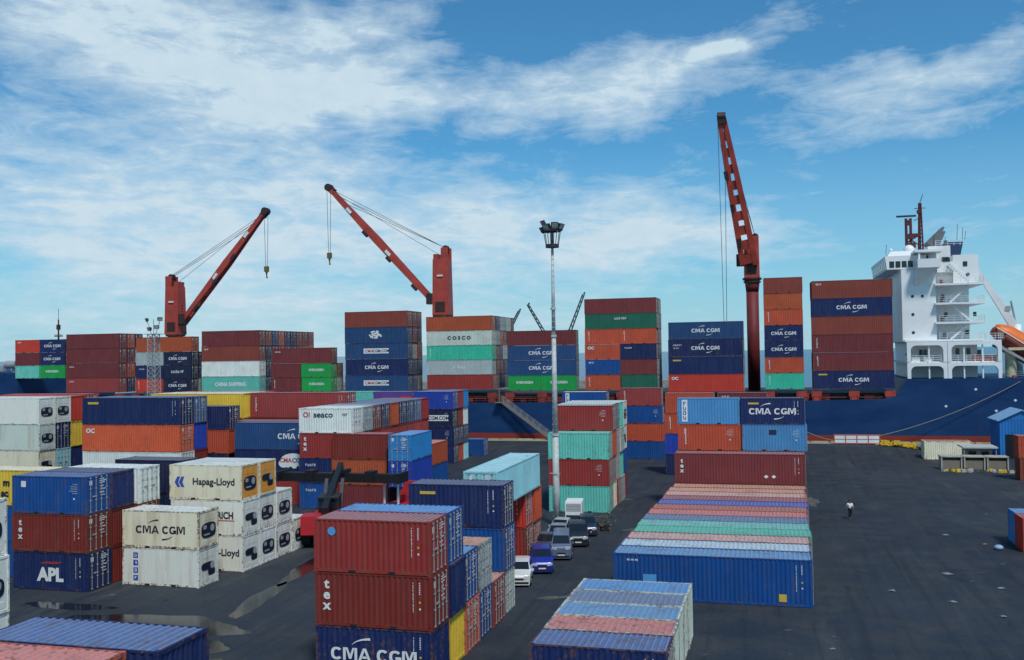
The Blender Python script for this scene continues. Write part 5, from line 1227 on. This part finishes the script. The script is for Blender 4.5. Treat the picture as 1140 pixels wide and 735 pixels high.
bs = MB(); sphere(bs, (0, 0, .2), .34, 14, 8, .6); tag(ob('bag', bs, simple('pale_blue_bag', (.30, .42, .60), .5), None, (16.8, 81.6, 0), True), 'pale blue bulging sack on the ground beside the red container', 'sack')

# ------------------------------------------------------------------ person walking on the asphalt
def skin(name, verts, edges, radii, mt, parent, lv=2, rootv=0):
    me = bpy.data.meshes.new(name); me.from_pydata(verts, edges, []); o = bpy.data.objects.new(name, me); lk(o, parent)
    md = o.modifiers.new('skin', 'SKIN'); md.use_smooth_shade = True
    me.skin_vertices[0].data[rootv].use_root = True
    for i, r_ in enumerate(radii): me.skin_vertices[0].data[i].radius = (r_, r_) if not isinstance(r_, tuple) else r_
    s_ = o.modifiers.new('sub', 'SUBSURF'); s_.levels = lv; s_.render_levels = lv; me.materials.append(mt); return o
pr = root('person', (6.91, 93.9, 0), 'person in white shirt and dark trousers walking across the asphalt', 'person', None, .3)
M_SKIN = simple('skin', (.20, .10, .06), .6)
V = [(0, 0, .95), (0, 0, 1.2), (0, 0, 1.42), (0, 0, 1.52), (0, -.01, 1.62), (0, 0, 1.72),
     (-.10, 0, .90), (-.11, -.14, .50), (-.11, -.12, .09), (-.11, -.28, .04), (.10, 0, .90), (.11, .08, .50), (.11, .30, .13), (.11, .18, .05),
     (-.19, 0, 1.40), (-.25, .10, 1.14), (-.25, .02, .90), (-.25, -.03, .82), (.19, 0, 1.40), (.25, -.08, 1.14), (.24, -.24, .95), (.24, -.30, .90)]
E_ = [(0, 1), (1, 2), (2, 3), (3, 4), (4, 5), (0, 6), (6, 7), (7, 8), (8, 9), (0, 10), (10, 11), (11, 12), (12, 13), (2, 14), (14, 15), (15, 16), (16, 17), (2, 18), (18, 19), (19, 20), (20, 21)]
RD = [(.14, .10), (.13, .09), (.12, .08), .055, (.085, .10), (.07, .08), .085, .06, .045, .04, .085, .06, .045, .04, .06, .045, .032, .035, .06, .045, .032, .035]
skin('body', V, E_, RD, M_SKIN, pr)
skin('shirt', [V[i] for i in (0, 1, 2, 14, 15, 18, 19)], [(0, 1), (1, 2), (2, 3), (3, 4), (2, 5), (5, 6)], [(.175, .13), (.17, .125), (.155, .105), .09, .07, .09, .07], M_SHIPW, pr)
skin('trousers', [(0, 0, .93)]+[V[i] for i in (6, 7)]+[(-.11, -.125, .13)]+[V[i] for i in (10, 11)]+[(.11, .28, .16)], [(0, 1), (1, 2), (2, 3), (0, 4), (4, 5), (5, 6)], [(.16, .12), .105, .085, .07, .105, .085, .07], simple('dark_trousers', (.012, .013, .018), .85), pr)
hb = MB(); sphere(hb, (0, .02, 1.69), .105, 12, 8, 1.0); ob('hair', hb, M_RUB, pr, None, True)
